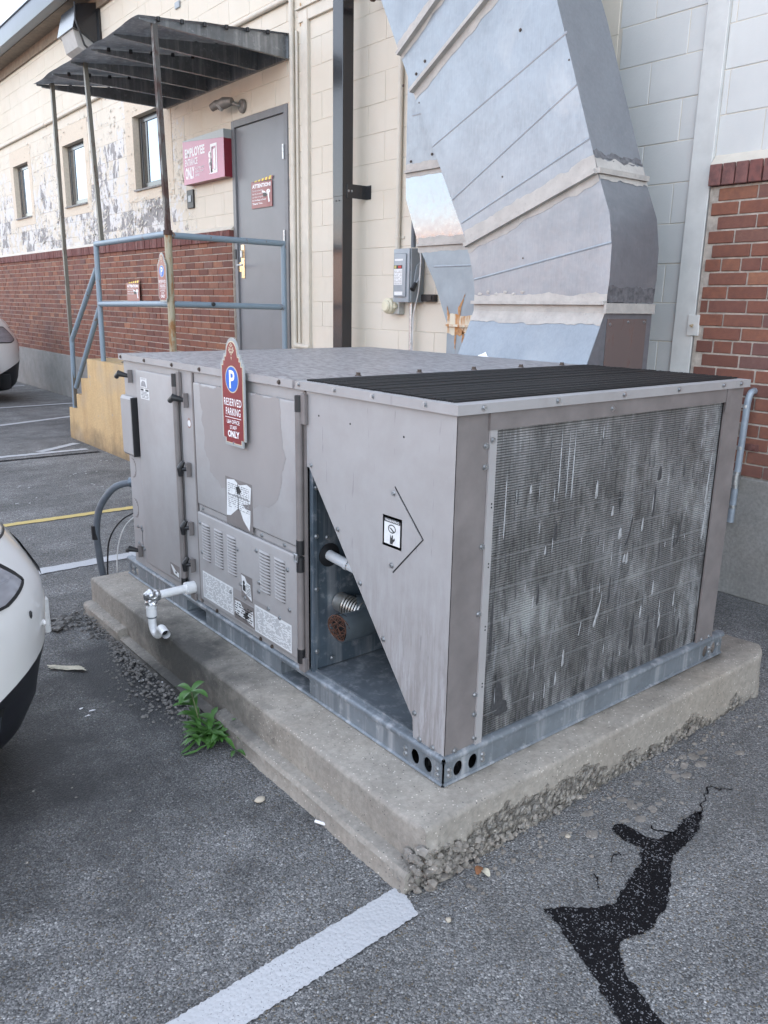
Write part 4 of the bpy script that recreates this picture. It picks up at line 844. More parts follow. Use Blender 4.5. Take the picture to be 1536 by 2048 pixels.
brickwork(-1.6, .905, 0); brickwork(5.915, 19.5, 1)
pieces([(FB, a, b, c, d, e, f_) for F, a, b, c, d, e, f_ in br], 'brick', BRICK, .0025)
cpb = []
for y0, y1, zb in ((-1.6, .925, 2.062), (5.912, 19.5, 2.034)):
    y = y1 if y0 < 0 else y0; st = -.0685 if y0 < 0 else .0685
    while y0 <= y <= y1 + .001:
        a, b = sorted((y, y + st * .9)); cpb.append((FB, a, b, zb, zb + .1, -.03, .022 + rg.choice((-.003, 0, .002)))); y += st
pieces(cpb, 'coping_brick', SOLDIER, .003)
bl = []; bg_ = []
def blockwork(y0, y1, z0, z1, zj, yj, lst, hs=()):
    k = math.floor((z0 - zj) / .2032); BH = .2032
    while zj + k * BH < z1:
        a0, a1 = max(zj + k * BH, z0), min(zj + (k + 1) * BH, z1); y = yj - .4064 * 60 + (.2032 if k % 2 else 0)
        while y < y1:
            p, q = max(y, y0), min(y + .4064, y1)
            if q - p > .02 and a1 - a0 > .02:
                for (u0, u1, v0, v1) in cut(p, q, a0, a1, hs):
                    if u1 - u0 > .02 and v1 - v0 > .02: lst.append((FK, u0 + .0018, u1 - .0018, v0 + .0018, v1 - .0018, -.02, rg.choice((-.001, 0, .0008))))
            y += .4064
        k += 1
blockwork(5.885, 19.6, 2.15, 4.85, 1.27, 5.885, bl, holes); blockwork(4.69, 5.885, .2, 4.85, 1.268, 4.905, bl, holes)
blockwork(1.58, 4.555, 0, 3.64, 1.268, 1.555, bl); blockwork(1.055, 1.572, 0, 3.64, 1.292, 1.355, bg_); blockwork(-1.6, .935, 2.20, 4.4, 1.379, .70, bg_); blockwork(.935, 4.69, 3.74, 4.7, 1.27, 1.3, bl)
pieces(bl, 'block', BLOCK, .0022)
o = [x for x in (MB(),)]
def extra(items, mat):
    cache = {}
    for F, u0, u1, v0, v1, d0, d1 in items: build(MB().box(F, u0, u1, v0, v1, d0, d1, .003), 'grey_block', mat, BLD, smooth=0)
extra(bg_, GBLOCK)
# blistered paint hanging off the block in curls
m = MB(); rg = random.Random(8)
for i in range(1500):
    y = 6.9 + abs(rg.gauss(0, 1)) * 3.6; z = rg.uniform(2.2, 3.75) if rg.random() < .55 else rg.uniform(2.2, 2.8)
    if any(a - .03 < y < b + .03 and WZ[0] - .03 < z < WZ[1] + .03 for a, b in WIN) or y > 19: continue
    if mnoise.noise(Vector((y * 1.3, z * 1.6, 2))) < -.12: continue
    s_ = rg.uniform(.012, .045); a = rg.uniform(-.7, .7); cu = rg.uniform(.006, .028); ca, sa = math.cos(a), math.sin(a); w = s_ * rg.uniform(.25, .6)
    row = []
    for t in (0, .5, 1): row.append([m.bm.verts.new(FK(y + (e * w * (1 - .6 * t)) * ca - (-t * s_) * sa, z + e * w * sa * (1 - .6 * t) - t * s_ * ca, .002 + cu * t * t)) for e in (-1, 1)])
    for A, B in zip(row, row[1:]): m.bm.faces.new((A[0], A[1], B[1], B[0]))
build(m, 'peeling_paint', TRIM, BLD, smooth=0, recalc=False)['kind'] = 'stuff'
# trims of the blocked-up opening, grey block on the right
m = MB(); m.box(FX(XK), .935, 1.052, 0, 4.0, -.02, .022, .003); o = build(m, 'jamb_trim', GTRIM, BLD, smooth=0)
m = MB(); m.box(FX(XK), 4.565, 4.625, 0, 3.72, -.02, .03, .003).box(FX(XK), 4.630, 4.688, 0, 3.72, -.02, .012, .003); build(m, 'jamb_trim', TRIM, BLD, smooth=0)['kind'] = 'stuff'
m = MB(); m.box(FX(XK), 1.055, 4.70, 3.645, 3.735, -.02, .024, .003).box(FX(XK), 1.055, 4.72, 3.735, 3.748, -.02, .045, .003); build(m, 'lintel_trim', TRIM, BLD, smooth=0)['kind'] = 'stuff'
m = MB(); m.box(FX(XK), .90, .965, 1.33, 1.437, .022, .034, .002); pl = build(m, 'cover_plate', GTRIM, BLD, smooth=0); build(MB().tube([(2.59, .932, 1.385), (2.56, .925, 1.382), (2.548, .91, 1.378)], .006, 8), 'plate_stub', BRASS, pl)
m = MB()
for k in (9.6, 9.75, 10.2, 10.6): m.box(FX(XK - .012), 4.675, 4.69, 1.27 + .245 * k, 1.27 + .245 * k + rg.uniform(.02, .06), 0, .001)
build(m, 'rust_streaks', simple('rust_streak', (.36, .22, .10), .8, 0, .3, 30), BLD, smooth=0)['kind'] = 'stuff'
# windows: dark frame, pane, tan border, reveal, sill
for i, (a, b) in enumerate(WIN):
    z0, z1 = WZ; Fw = FX(XK + .078)
    m = MB()
    for p, q, r, s_ in ((a + .01, a + .07, z0 + .03, z1 - .02), (b - .07, b - .01, z0 + .03, z1 - .02), (a + .07, b - .07, z0 + .03, z0 + .085), (a + .07, b - .07, z1 - .085, z1 - .02)): m.box(Fw, p, q, r, s_, -.03, .008, .003)
    m.box(Fw, a + .07 + (b - a) * .64, a + .105 + (b - a) * .64, z0 + .085, z1 - .085, -.03, .006, .003)
    w = build(m, 'window', DARKBR, BLD, smooth=0)
    build(MB().box(Fw, a + .065, a + .075 + (b - a) * .64, z0 + .08, z1 - .08, -.008, -.003), 'pane', GLASS, w, smooth=0)
    build(MB().box(Fw, a + .10 + (b - a) * .64, b - .065, z0 + .08, z1 - .08, -.006, -.001), 'pane', CARGLASS, w, smooth=0)  # narrow dark pane stands in for the reveal's reflection
    m = MB(); F = FX(XK); fw = .14 if i else .20
    for p, q, r, s_ in ((a - fw, a, z0 - .12, z1 + .20), (b, b + fw, z0 - .12, z1 + .20), (a, b, z1, z1 + .20), (a, b, z0 - .12, z0)): m.box(F, p, q, r, s_, -.02, .0042)
    build(m, 'painted_border', TAN, w, smooth=0)
    m = MB(); m.box(F, b - .012, b, z0, z1, -.11, .004).box(F, a, a + .012, z0, z1, -.11, .004).box(F, a + .012, b - .012, z1 - .02, z1, -.11, .004); build(m, 'reveal', TAN, w, smooth=0)
    m = MB(); m.poly(lambda u, v, d: (u, d, v), [(XK - .03, z0 - .012), (XK - .03, z0 + .006), (XK + .14, z0 + .03), (XK + .14, z0 - .012)], a + .012, b - .012); build(m, 'sill', BASEC, w, smooth=0)
# door
a, b, z0, z1 = DOOR; F = FX(XK + .01)
m = MB()
for p, q, r, s_ in ((a, a + .055, z0, z1), (b - .055, b, z0, z1), (a + .055, b - .055, z1 - .06, z1)): m.box(F, p, q, r, s_, -.1, .024, .002)
fr = build(m, 'door_frame', DOORF, BLD, smooth=0)
m = MB(); m.box(F, b + .001, b + .018, z0, z1 + .01, -.02, .004); build(m, 'frame_gap', VOID, fr, smooth=0)
dr = build(MB().box(F, a + .058, b - .058, z0 + .008, z1 - .063, -.045, .004, .002), 'door', DOORP, BLD, smooth=0)
for zc in (2.72, 2.02, 1.12):
    m = MB(); m.tube([(XK - .02, a + .056, zc - .06), (XK - .02, a + .056, zc + .06)], .0095, 10); build(m, 'hinge', STEEL, dr); 
m = MB(); m.box(F, b - .165, b - .105, 1.68, 1.99, .005, .011, .002).box(F, b - .105, b - .055, 1.74, 1.83, .006, .012); hd = build(m, 'latch_guard', BRASS, dr, smooth=0)
m = MB(); m.box(F, b - .148, b - .118, 1.87, 1.94, .011, .03, .004); m.tube([(XK - .03, b - .135, 1.80), (XK - .06, b - .135, 1.80), (XK - .06, b - .23, 1.80)], .009, 8); build(m, 'door_handle', STEEL, dr)
build(MB().box(F, b - .04, b - .005, 1.86, 1.95, .024, .034, .002), 'strike_box', BLACK, fr, smooth=0)

# ================================================================== things on the wall
def conduit(name, path, r, mat, label, bend=.06, straps=(), cat='conduit'):
    p = [Vector(x) for x in path]; c = min(p, key=lambda v: v.z); t = thing(name, label, cat, c); build(MB().tube(arc(path, bend), r, 12), 'pipe', mat, t)
    for (x, y, z, ax) in straps:
        m = MB()
        if ax == 'z': m.tube([(x, y, z - .009), (x, y, z + .009)], r * 1.22, 12); m.box(FX(x + r), y - r * 2.6, y + r * 2.6, z - .009, z + .009, -.012, .002)
        else: m.tube([(x, y - .009, z), (x, y + .009, z)], r * 1.22, 12); m.box(FX(x + r), y - .009, y + .009, z - r * 2.6, z + r * 2.6, -.012, .002)
        build(m, 'strap', STEEL if mat not in (TRIM,) else mat, t)
    return t
conduit('wall_conduit', [(2.605, 19.5, 3.83), (2.605, 4.80, 3.865), (2.605, 4.795, 1.09), (2.605, 4.56, 1.085)], .021, TRIM, 'long cream conduit running above the windows and down beside the grey door', .03, [(2.605, y, 3.85, 'y') for y in (6.6, 9.0, 11.3, 14.0)] + [(2.605, 4.797, z, 'z') for z in (2.6, 1.5)])
conduit('wall_conduit', [(2.612, 4.735, 3.6), (2.612, 4.735, 1.0)], .012, TRIM, 'thin cream conduit rising beside the cream door jamb trim', .03)
conduit('wall_conduit', [(2.606, 3.385, 3.6), (2.606, 3.385, 1.50)], .019, TRIM, 'cream conduit dropping to the round cream outlet cover', .03, [(2.606, 3.385, 1.94, 'z')])
conduit('wall_conduit', [(2.575, 3.17, 2.3), (2.575, 3.17, 1.86)], .018, GREYPVC, 'short grey conduit entering the top of the grey disconnect switch', .03)
conduit('wall_conduit', [(2.575, 3.175, 1.475), (2.575, 3.165, .2)], .0165, STEEL, 'steel conduit leaving the bottom of the grey disconnect switch', .03)
tag(build(MB().tube(arc([(2.56, 3.085, 1.86), (2.555, 3.06, 1.78), (2.55, 3.07, 1.55), (2.555, 3.13, 1.40), (2.56, 3.14, 1.1)], .06), .005, 8), 'cable', CABLEW), 'white cable drooping past the right side of the grey disconnect switch', 'cable')
# outlet with round cover
t = thing('outlet_box', 'round cream outlet cover on a grey box below the cream conduit', 'outlet box', (2.58, 3.4, 1.38))
build(MB().box(FX(XK), 3.315, 3.42, 1.39, 1.51, .002, .06, .006), 'box', simple('pale_grey_box', (.45, .46, .44), .5), t, smooth=0)
m = MB(); m.poly(FX(2.57), circ(3.40, 1.45, .058, 20), 0, .05, .012); m.box(FX(2.57), 3.325, 3.475, 1.432, 1.468, 0, .03, .005).poly(FX(2.52), circ(3.40, 1.45, .045, 18), 0, .018, .01); build(m, 'round_cover', CREAMP, t, smooth=25)
# disconnect switch
t = thing('disconnect_switch', 'grey fused disconnect switch with a black lever handle on cream block wall', 'switch box', (2.55, 3.19, 1.475)); FD = FX(2.50)
build(MB().box(FD, 3.10, 3.29, 1.478, 1.850, -.125, 0, .004), 'enclosure', GREYBOXD, t, smooth=0)
build(MB().box(FD, 3.108, 3.284, 1.478, 1.848, 0, .012, .006, 2).box(FD, 3.135, 3.268, 1.515, 1.815, .012, .024, .010, 2), 'cover', GREYBOX, t, smooth=45)
m = MB(); [m.box(FD, *q, .0242, .0248) for q in ((3.165, 3.255, 1.765, 1.778), (3.165, 3.255, 1.528, 1.552), (3.170, 3.262, 1.60, 1.735))]; lb = build(m, 'sticker', WHITEP, t, smooth=0); lb['kind'] = 'stuff'
m = MB(); m.box(FD, 3.170, 3.262, 1.71, 1.735, .0250, .0254); build(m, 'printed_heading', INK, t, smooth=0); m = MB(); m.box(FD, 3.18, 3.215, 1.714, 1.731, .0256, .026); build(m, 'printed_emblem', REDINK, t, smooth=0); m = MB(); m.box(FD, 3.235, 3.258, 1.712, 1.733, .0256, .026); build(m, 'printed_mark', simple('print_yellow', (.45, .42, .15), .5), t, smooth=0)
m = MB(); printlines(m, FD, 3.258, 3.174, 1.605, 1.70, 9, .0252, .4, 4); build(m, 'small_print', INKG, t, smooth=0)['kind'] = 'stuff'
FS = FY(3.10); m = MB(); m.poly(FS, [(2.52, 1.59), (2.53, 1.66), (2.545, 1.73), (2.575, 1.755), (2.585, 1.72), (2.585, 1.63), (2.56, 1.60)], .001, .012); build(m, 'handle_plate', GREYBOX, t, smooth=0)
m = MB(); m.tube([(2.565, 3.085, 1.65), (2.535, 3.07, 1.62), (2.50, 3.06, 1.595)], .008, 8); build(m, 'lever', GREYBOX, t); build(MB().tube([(2.512, 3.062, 1.608), (2.475, 3.055, 1.565)], [.016, .019], 10), 'lever_grip', BLACK, t)
t = thing('cable_bracket', 'small black bracket on the wall beside the grey disconnect switch', 'bracket', (2.6, 3.0, 1.48)); build(MB().box(FX(XK), 2.95, 3.08, 1.485, 1.535, .002, .05, .004).box(FX(XK), 2.96, 2.995, 1.495, 1.525, .05, .06), 'bracket_body', BLACK, t, smooth=0)
# dark rectangular downspout with its bracket
t = thing('downspout', 'tall dark bronze rectangular downspout standing off the cream block wall', 'downspout', (2.36, 3.83, 0)); PF, PB, PY0, PY1 = 2.40, 2.50, 3.80, 3.925
build(MB().box(FX(PF), PY0, PY1, 1.99 + .255, 5.0, -(PB - PF), 0, .003), 'upper_pipe', DARKBR, t, smooth=0); build(MB().box(FX(PF + .0015), PY0 + .0015, PY1 - .0015, .05, 2.249, -(PB - PF - .003), 0, .003), 'lower_pipe', DARKBR, t, smooth=0)
m = MB(); m.box(FY(PY0), PB - .06, XK - .001, 2.235, 2.335, .0005, .006, .001).box(FX(XK), PY0 - .06, PY0 - .003, 2.235, 2.335, .0005, .006); bk = build(m, 'wall_bracket', DARKBR, t, smooth=0)
screws(FY(PY0), [(2.455, 2.285), (2.485, 2.286)], t, STEEL, .006); m = MB(); m.poly(FX(PF), circ(3.84, 2.215, .005, 8), .0005, .002).poly(FX(PF), circ(3.88, 2.215, .005, 8), .0005, .002); build(m, 'rivet', VOID, t, smooth=0)['kind'] = 'stuff'
# rusty stub high on the wall
t = thing('iron_stub', 'rusty iron pipe stub sticking out of the wall beside the duct top', 'pipe stub', (2.55, 3.62, 3.55)); build(MB().tube([(2.64, 3.60, 3.57), (2.52, 3.60, 3.55)], .022, 10), 'stub_pipe', RUSTM, t); build(MB().tube([(2.53, 3.60, 3.552), (2.50, 3.60, 3.548)], .034, 6), 'end_cap', RUSTM, t, smooth=0)
# conduit on the brick at the right edge
t = conduit('wall_conduit', [(2.60, .56, 1.075), (2.565, .56, 1.072), (2.555, .565, 1.03), (2.555, .575, .40)], .0165, simple('pale_blue_grey_conduit', (.27, .31, .36), .5, .3, .15, 20), 'pale grey conduit with a bracket on the red brick at right', .03)
m = MB()
for z in (1.0, .79, .66, .59, .485): m.tube([(2.555, .575, z - .008), (2.555, .575, z + .008)], .0215, 12)
m.tube([(2.548, .575, .655), (2.548, .575, .60)], .024, 12); build(m, 'coupling', STEEL, t)['kind'] = 'stuff'
m = MB(); m.box(FX(2.60), .50, .565, .775, .81, .001, .006).poly(FX(2.594), circ(.53, .793, .012, 8), 0, .02); build(m, 'strap_bracket', simple('rusty_strap', (.14, .06, .05), .7), t, smooth=0)
# big flat employee sign
t = thing('employee_sign', 'boxed maroon and grey employee entrance only sign left of the grey door', 'sign', (2.56, 6.31, 2.605)); ys, ye, zs, ze = 6.757, 5.885, 2.607, 3.025
FE = lambda u, v, d: (2.535 - d, ys - u, zs + v); w_, h_ = ys - ye, ze - zs
build(MB().box(FE, 0, w_, 0, h_, -.09, -.002), 'sign_box', MAROOND, t, smooth=0); build(MB().poly(FE, [(0, 0), (w_, 0), (w_, h_ - .075), (0, h_ - .01)], -.0015, 0), 'sign_face', MAROONP, t, smooth=0); build(MB().poly(FE, [(0, h_ - .009), (w_, h_ - .074), (w_, h_), (0, h_)], -.0015, 0), 'grey_band', SIGNGREY, t, smooth=0); build(MB().box(lambda u, v, d: (2.535 + u, ye - d, zs + v), .0, .09, h_ - .078, h_, .0002, .001), 'band_return', SIGNGREY, t, smooth=0)
m = MB(); text(m, FE, 'EMPLOYEE', .045, .48, .25, .335, .001, .045); text(m, FE, 'ENTRANCE', .045, .32, .172, .236, .001, .02); text(m, FE, 'ONLY', .045, .25, .045, .158, .001, .045)
for k, s_ in enumerate(('ALL OTHERS MUST', 'ENTER AT FRONT', 'OFFICE')): text(m, FE, s_, .262, .262 + (.20, .185, .085)[k], .125 - .033 * k, .145 - .033 * k, .001, .01)
build(m, 'lettering', WHITE, t, smooth=0)
pg = simple('sign_dark_print', (.16, .13, .16), .4)
m = MB(); m.plate(FE, sq(.60, .735, .055, .315), [sq(.622, .712, .085, .29)], .001, .0016); m.poly(FE, [(.655, .085), (.70, .075), (.70, .275), (.655, .262)], .001, .0016); m.poly(FE, circ(.585, .225, .030, 12), .001, .0016); m.poly(FE, [(.565, .19), (.61, .195), (.635, .15), (.615, .11), (.64, .065), (.585, .06), (.575, .10), (.56, .15)], .001, .0016); m.sheet(FE, sq(.56, .735, .05, .056), .0012); pt = build(m, 'door_pictogram', WHITE, t, smooth=0); m = MB(); m.poly(FE, [(.625, .265), (.65, .275), (.65, .287), (.625, .287)], .0017, .002); m.poly(FE, [(.57, .15), (.60, .16), (.605, .13), (.578, .12)], .0017, .002); m.poly(FE, circ(.592, .235, .006, 8), .0017, .002); build(m, 'pictogram_shading', pg, t, smooth=0)['kind'] = 'stuff'
# attention signs: on the door, on the brick
def attention(x, yl, yr, zb, zt_, lines, label, zsk):
    w, h = yl - yr, zt_ - zb; t = thing('attention_sign', label, 'sign', (x, (yl + yr) / 2, zb), 'attention signs'); F = lambda u, v, d: (x - d, yl - u * w, zb + v * h)
    build(MB().poly(F, [(0, 0), (1, 0), (1, .83), (0, .86)], 0, .004), 'sign_face', MAROON, t, smooth=0); m = MB()
    for k in range(5): a = .17 + .17 * k; m.poly(F, [(a, .865 + .0 * k), (a + .09, .86), (a + .12, .905 + .02 * k), (a + .035, .90 + .018 * k)], 0.0, .0042)
    build(m, 'yellow_stripes', YELLOW, t, smooth=0)['kind'] = 'stuff'
    m = MB(); m.poly(F, [(.0, .861), (.1, .858), (.14, .89), (.0, .885)], 0, .004); 
    for k in range(5): a = .26 + .17 * k; m.poly(F, [(a, .861), (a + .075, .857), (a + .11, .90 + .02 * k), (a + .03, .895 + .018 * k)], 0, .0038)
    build(m, 'maroon_stripes', MAROON, t, smooth=0)['kind'] = 'stuff'
    m = MB(); text(m, F, 'ATTENTION!', .05, .95, .66, .79, .0046, .05)
    for k, s_ in enumerate(lines): b = k >= len(lines) - 2 and len(lines) > 3; text(m, F, s_, .05, .05 + (.52 if not b else min(.66, .045 * len(s_) + .05)), .54 - .105 * k, .605 - .105 * k, .0046, .03 if b else .005)
    build(m, 'lettering', WHITE, t, smooth=0)
    m = MB(); m.poly(F, circ(.83, .50, .07, 14, .09), .0046, .005); m.poly(F, [(.78, .44), (.88, .44), (.86, .34), (.90, .16), (.83, .15), (.81, .32)], .0046, .005); m.poly(F, [(.80, .42), (.66, .52), (.54, .56), (.52, .50), (.64, .46), (.76, .36)], .0046, .005); build(m, 'figure_print', WHITE, t, smooth=0)['kind'] = 'stuff'
    m = MB(); m.poly(F, [(.80, .40), (.70, .47), (.58, .47), (.58, .36), (.70, .33)], .0051, .0054); m.poly(F, circ(.85, .515, .012, 8, .015), .0051, .0054); build(m, 'figure_shading', BLACK, t, smooth=0)['kind'] = 'stuff'
attention(XK - .001, 5.548, 5.183, 2.297, 2.56, ['If you do not have your', 'key fob, proceed to', 'main door to ring bell', 'Do Not Bang on Door!', 'Thank You.'], 'maroon attention sign with yellow stripes stuck on the grey door', 0)
attention(XB - .026, 8.555, 8.17, 1.44, 1.69, ['No Smoking', "Within 20' of", 'Entrance Door.'], 'maroon attention sign with yellow stripes on the red brick wall', 0)
t = thing('intercom', 'small black door intercom below the boxed maroon sign', 'intercom', (2.61, 6.79, 2.40)); build(MB().box(FX(XK), 6.72, 6.865, 2.395, 2.575, .002, .022, .004), 'back_plate', BLACK, t, smooth=0); build(MB().box(FX(XK), 6.76, 6.825, 2.455, 2.52, .0225, .028, .004), 'key_reader', GREYBOX, t, smooth=0)
# twin spotlight above the door
t = thing('spotlight', 'dull metal twin spotlight on the wall above the grey door', 'lamp', (2.55, 5.72, 3.15)); dm = simple('dull_lamp_metal', (.22, .21, .20), .5, .4, .2, 20)
build(MB().poly(FX(XK), circ(5.66, 3.19, .06, 16), .002, .035, .012), 'back_plate', dm, t, smooth=25); build(MB().tube([(2.60, 5.67, 3.19), (2.55, 5.69, 3.205), (2.53, 5.73, 3.21)], .018, 10), 'arm', dm, t)
m = MB(); m.tube([(2.535, 5.70, 3.225), (2.50, 5.78, 3.22), (2.48, 5.85, 3.205)], [.032, .05, .044], 14); build(m, 'lamp_head', dm, t); build(MB().tube([(2.487, 5.82, 3.20), (2.463, 5.83, 3.175)], [.040, .034], 14), 'lens', LAMPG, t); build(MB().tube([(2.52, 5.83, 3.235), (2.49, 5.91, 3.225), (2.465, 5.965, 3.20)], [.022, .040, .034], 12), 'lamp_head', dm, t)
# wall pack
t = thing('wall_light', 'dark box wall light with a cloudy lens under the eave', 'lamp', (2.5, 9.3, 4.25))
FWp = lambda u, v, d: (u, d, v); m = MB(); m.poly(FWp, [(2.61, 4.84), (2.37, 4.78), (2.30, 4.52), (2.40, 4.50), (2.61, 4.38)], 9.02, 9.60, .02); build(m, 'housing', DARKBR, t, smooth=0)
m = MB(); m.poly(FWp, [(2.60, 4.40), (2.40, 4.545), (2.315, 4.545), (2.37, 4.34), (2.50, 4.27), (2.60, 4.27)], 9.08, 9.54, .035); build(m, 'lens', LAMPG, t, smooth=0); m = MB(); m.box(FX(XK), 8.98, 9.64, 4.24, 4.90, .002, .03); build(m, 'back_plate', DARKBR, t, smooth=0)
build(MB().tube([(2.36, 9.06, 4.80), (2.33, 9.0, 4.60), (2.42, 9.0, 4.35), (2.55, 9.0, 4.26)], .012, 8), 'wire_guard', BLACK, t)
t = thing('wall_anchor', 'small metal anchor plate high on the cream wall above the canopy', 'anchor', (2.6, 6.9, 4.6)); build(MB().box(FX(XK), 6.86, 6.96, 4.28, 4.34, .001, .02, .004), 'anchor_plate', GREYBOX, t, smooth=0)

# ================================================================== ducts
def duct(name, label, xf, xb, path, wid, flanges, seams, mats, loc, outward=None):
    """path: list of (left Y, left Z, right Y, right Z) stations up the duct"""
    t = thing(name, label, 'air duct', loc); n = len(path)
    def st(i, x): l = path[i]; return (x, l[0], l[1]), (x, l[2], l[3])
    for i in range(n - 1):
        pass
    front = MB(); sr = MB(); slf = MB(); bk = MB()
    def strip(mb, pts):
        vs = [[mb.bm.verts.new(p) for p in r] for r in pts]
        for A, B in zip(vs, vs[1:]): mb.bm.faces.new((A[0], A[1], B[1], B[0]))
    for (i0, i1, mt) in mats: mb = MB(); strip(mb, [st(i, xf) for i in range(i0, i1 + 1)]); build(mb, 'front_sheet', mt, t, smooth=0)
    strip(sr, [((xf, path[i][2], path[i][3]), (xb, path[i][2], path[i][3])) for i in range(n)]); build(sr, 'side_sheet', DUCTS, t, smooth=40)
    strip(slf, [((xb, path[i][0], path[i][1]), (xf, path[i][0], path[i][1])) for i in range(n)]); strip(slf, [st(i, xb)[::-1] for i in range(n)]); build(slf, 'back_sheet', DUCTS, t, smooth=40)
    return t
def lerp(a, b, t): return tuple(x + (y - x) * t for x, y in zip(a, b))
xf, xb = 1.825, 2.20
# front duct: bottom flange, elbow fan, straight leaning run
Lp = [(1.782, 1.485), (1.783, 1.55), (1.80, 1.62), (1.822, 1.69), (1.858, 1.79)]; Rp = [(.925, 1.49), (.918, 1.60), (.922, 1.74), (.948, 1.88), (1.034, 2.07)]
end = ((2.70, 3.42), (1.90, 3.72)); path = [(*a, *b) for a, b in zip(Lp, Rp)]
fl1 = (*Lp[-1], *Rp[-1]); run = [lerp(fl1, (*end[0], *end[1]), t_) for t_ in (0, .2, .4, .6, .8, 1)]
# long straight run keeps its two edges parallel: left edge through (1.985,2.057),(2.338,2.599),(2.606,3.136); right edge through (1.114,2.184),(1.293,2.724)
Le = [(1.858, 1.785), (2.46, 2.835), (2.78, 3.40), (3.2, 4.15)]; Re = [(1.034, 2.07), (1.336, 2.83), (1.62, 3.45), (2.0, 4.3)]
p2 = path + [(*Le[i], *Re[i]) for i in (1, 2, 3)]
DU = duct('air_duct', 'wide galvanised duct leaning left as it rises in front of the wall', xf, xb, p2, 0, None, None, [(0, 4, DUCT), (4, 7, DUCT)], (2.0, 1.4, .35))
def flange(par, a, b, x, out, h=.02, wrap=None, mat=None):
    """an angle-iron flange across the front from a to b, standing proud"""
    A, B = Vector((x, *a)), Vector((x, *b)); d = (B - A).normalized(); up = Vector((0, -d.z, d.y)); 
    if up.z < 0: up = -up
    m = MB(); q = [A - up * h, B - up * h, B + up * h * .2, A + up * h * .2]; o = Vector((-out, 0, 0))
    vs = [m.bm.verts.new(v) for v in q] + [m.bm.verts.new(v + o) for v in q]
    for f in ((0, 1, 2, 3), (4, 5, 6, 7), (0, 1, 5, 4), (1, 2, 6, 5), (2, 3, 7, 6), (3, 0, 4, 7)): m.bm.faces.new([vs[i] for i in f])
    return build(m, 'flange', mat or SEAL, par, smooth=0)
def sealband(par, a, b, x, w0, w1, seed, amp=.02, mat=None):
    """brushed sealant: a thin film with a brushed, uneven edge, w0 below and w1 above the joint"""
    A, B = Vector((x, *a)), Vector((x, *b)); d = (B - A).normalized(); up = Vector((0, -d.z, d.y))
    if up.z < 0: up = -up
    N = 40; rg = random.Random(seed); m = MB(); lo = []; hi = []
    for i in range(N + 1):
        t = i / N; p = A + (B - A) * t; n1 = mnoise.noise(Vector((t * 5, seed, 0))) + .6 * mnoise.noise(Vector((t * 16, seed, 3))) + .4 * mnoise.noise(Vector((t * 40, seed, 5))); n2 = mnoise.noise(Vector((t * 6, seed, 9))) + .6 * mnoise.noise(Vector((t * 19, seed, 12))) + .4 * mnoise.noise(Vector((t * 44, seed, 15)))
        o = Vector((-.0015, 0, 0)); lo.append(m.bm.verts.new(p - up * max(.004, w0 + n1 * amp) + o)); hi.append(m.bm.verts.new(p + up * max(.004, w1 + n2 * amp) + o))
    for i in range(N): m.bm.faces.new((lo[i], lo[i + 1], hi[i + 1], hi[i]))
    return build(m, 'sealant_band', mat or SEAL, par, smooth=0)
def seam(par, a, b, x, mat=None):
    A, B = Vector((x - .001, *a)), Vector((x - .001, *b)); d = (B - A).normalized(); up = Vector((0, -d.z, d.y)) * .006
    m = MB(); vs = [m.bm.verts.new(v) for v in (A - up, B - up, B + Vector((-.0013, 0, 0)), A + Vector((-.0013, 0, 0)), B + up, A + up)]; m.bm.faces.new((vs[0], vs[1], vs[2], vs[3])); m.bm.faces.new((vs[3], vs[2], vs[4], vs[5])); return build(m, 'cross_break', DUCT, par, smooth=0)
def onL(t): return lerp(Le[0], Le[2], t)
def onR(t): return lerp(Re[0], Re[2], t)
b0, b1 = (1.782, 1.487), (.922, 1.492)
flange(DU, b0, b1, xf, .028, .014); sealband(DU, b0, b1, xf, .055, .035, 1, .012)
e0, e1 = Le[0], Re[0]
flange(DU, e0, e1, xf, .03, .018); sealband(DU, e0, e1, xf, .05, .07, 2, .022)
u0, u1 = (2.338, 2.62), (1.46, 3.14); v0, v1 = (2.456, 2.83), (1.63, 3.47)
flange(DU, u0, (1.40, 3.16), xf, .032, .016, mat=SEAL); sealband(DU, u0, (1.40, 3.16), xf, .06, .0, 3, .014)
flange(DU, v0, (1.55, 3.40), xf, .032, .016, mat=SEAL); sealband(DU, v0, (1.55, 3.40), xf, .04, .055, 4, .02)
seam(DU, (2.159, 2.31), (1.262, 2.68), xf); seam(DU, (1.985, 2.02), (1.185, 2.45), xf); seam(DU, (2.25, 2.5), (1.34, 2.85), xf) if False else None
seam(DU, (1.905, 1.895), (1.09, 2.21), xf); seam(DU, (1.79, 1.60), (.923, 1.753), xf)
# side flanges and stained sealant on the narrow face
def sideband(par, y, z, y2, z2, mat, name='sealant_band', w=.06, seed=1, off=.0015, out=0):
    d = Vector((0, y2 - y, z2 - z)).normalized(); nrm = Vector((0, -abs(d.z), d.y)); N = 24; m = MB(); lo = []; hi = []
    L_ = Vector((0, y2 - y, z2 - z)).length
    for i in range(N + 1):
        t = i / N; x = xf + (xb - xf) * t; a = .4 * w * (mnoise.noise(Vector((t * 6, seed, 0))) + .6 * mnoise.noise(Vector((t * 20, seed, 2)))); b = .4 * w * (mnoise.noise(Vector((t * 6, seed, 5))) + .6 * mnoise.noise(Vector((t * 20, seed, 8))))
        p = Vector((x, y, z)) - d * a + nrm * off; q = Vector((x, y2, z2)) + d * b + nrm * off; lo.append(m.bm.verts.new(p)); hi.append(m.bm.verts.new(q))
    for i in range(N): m.bm.faces.new((lo[i], lo[i + 1], hi[i + 1], hi[i]))
    build(m, name, mat, par, smooth=0)
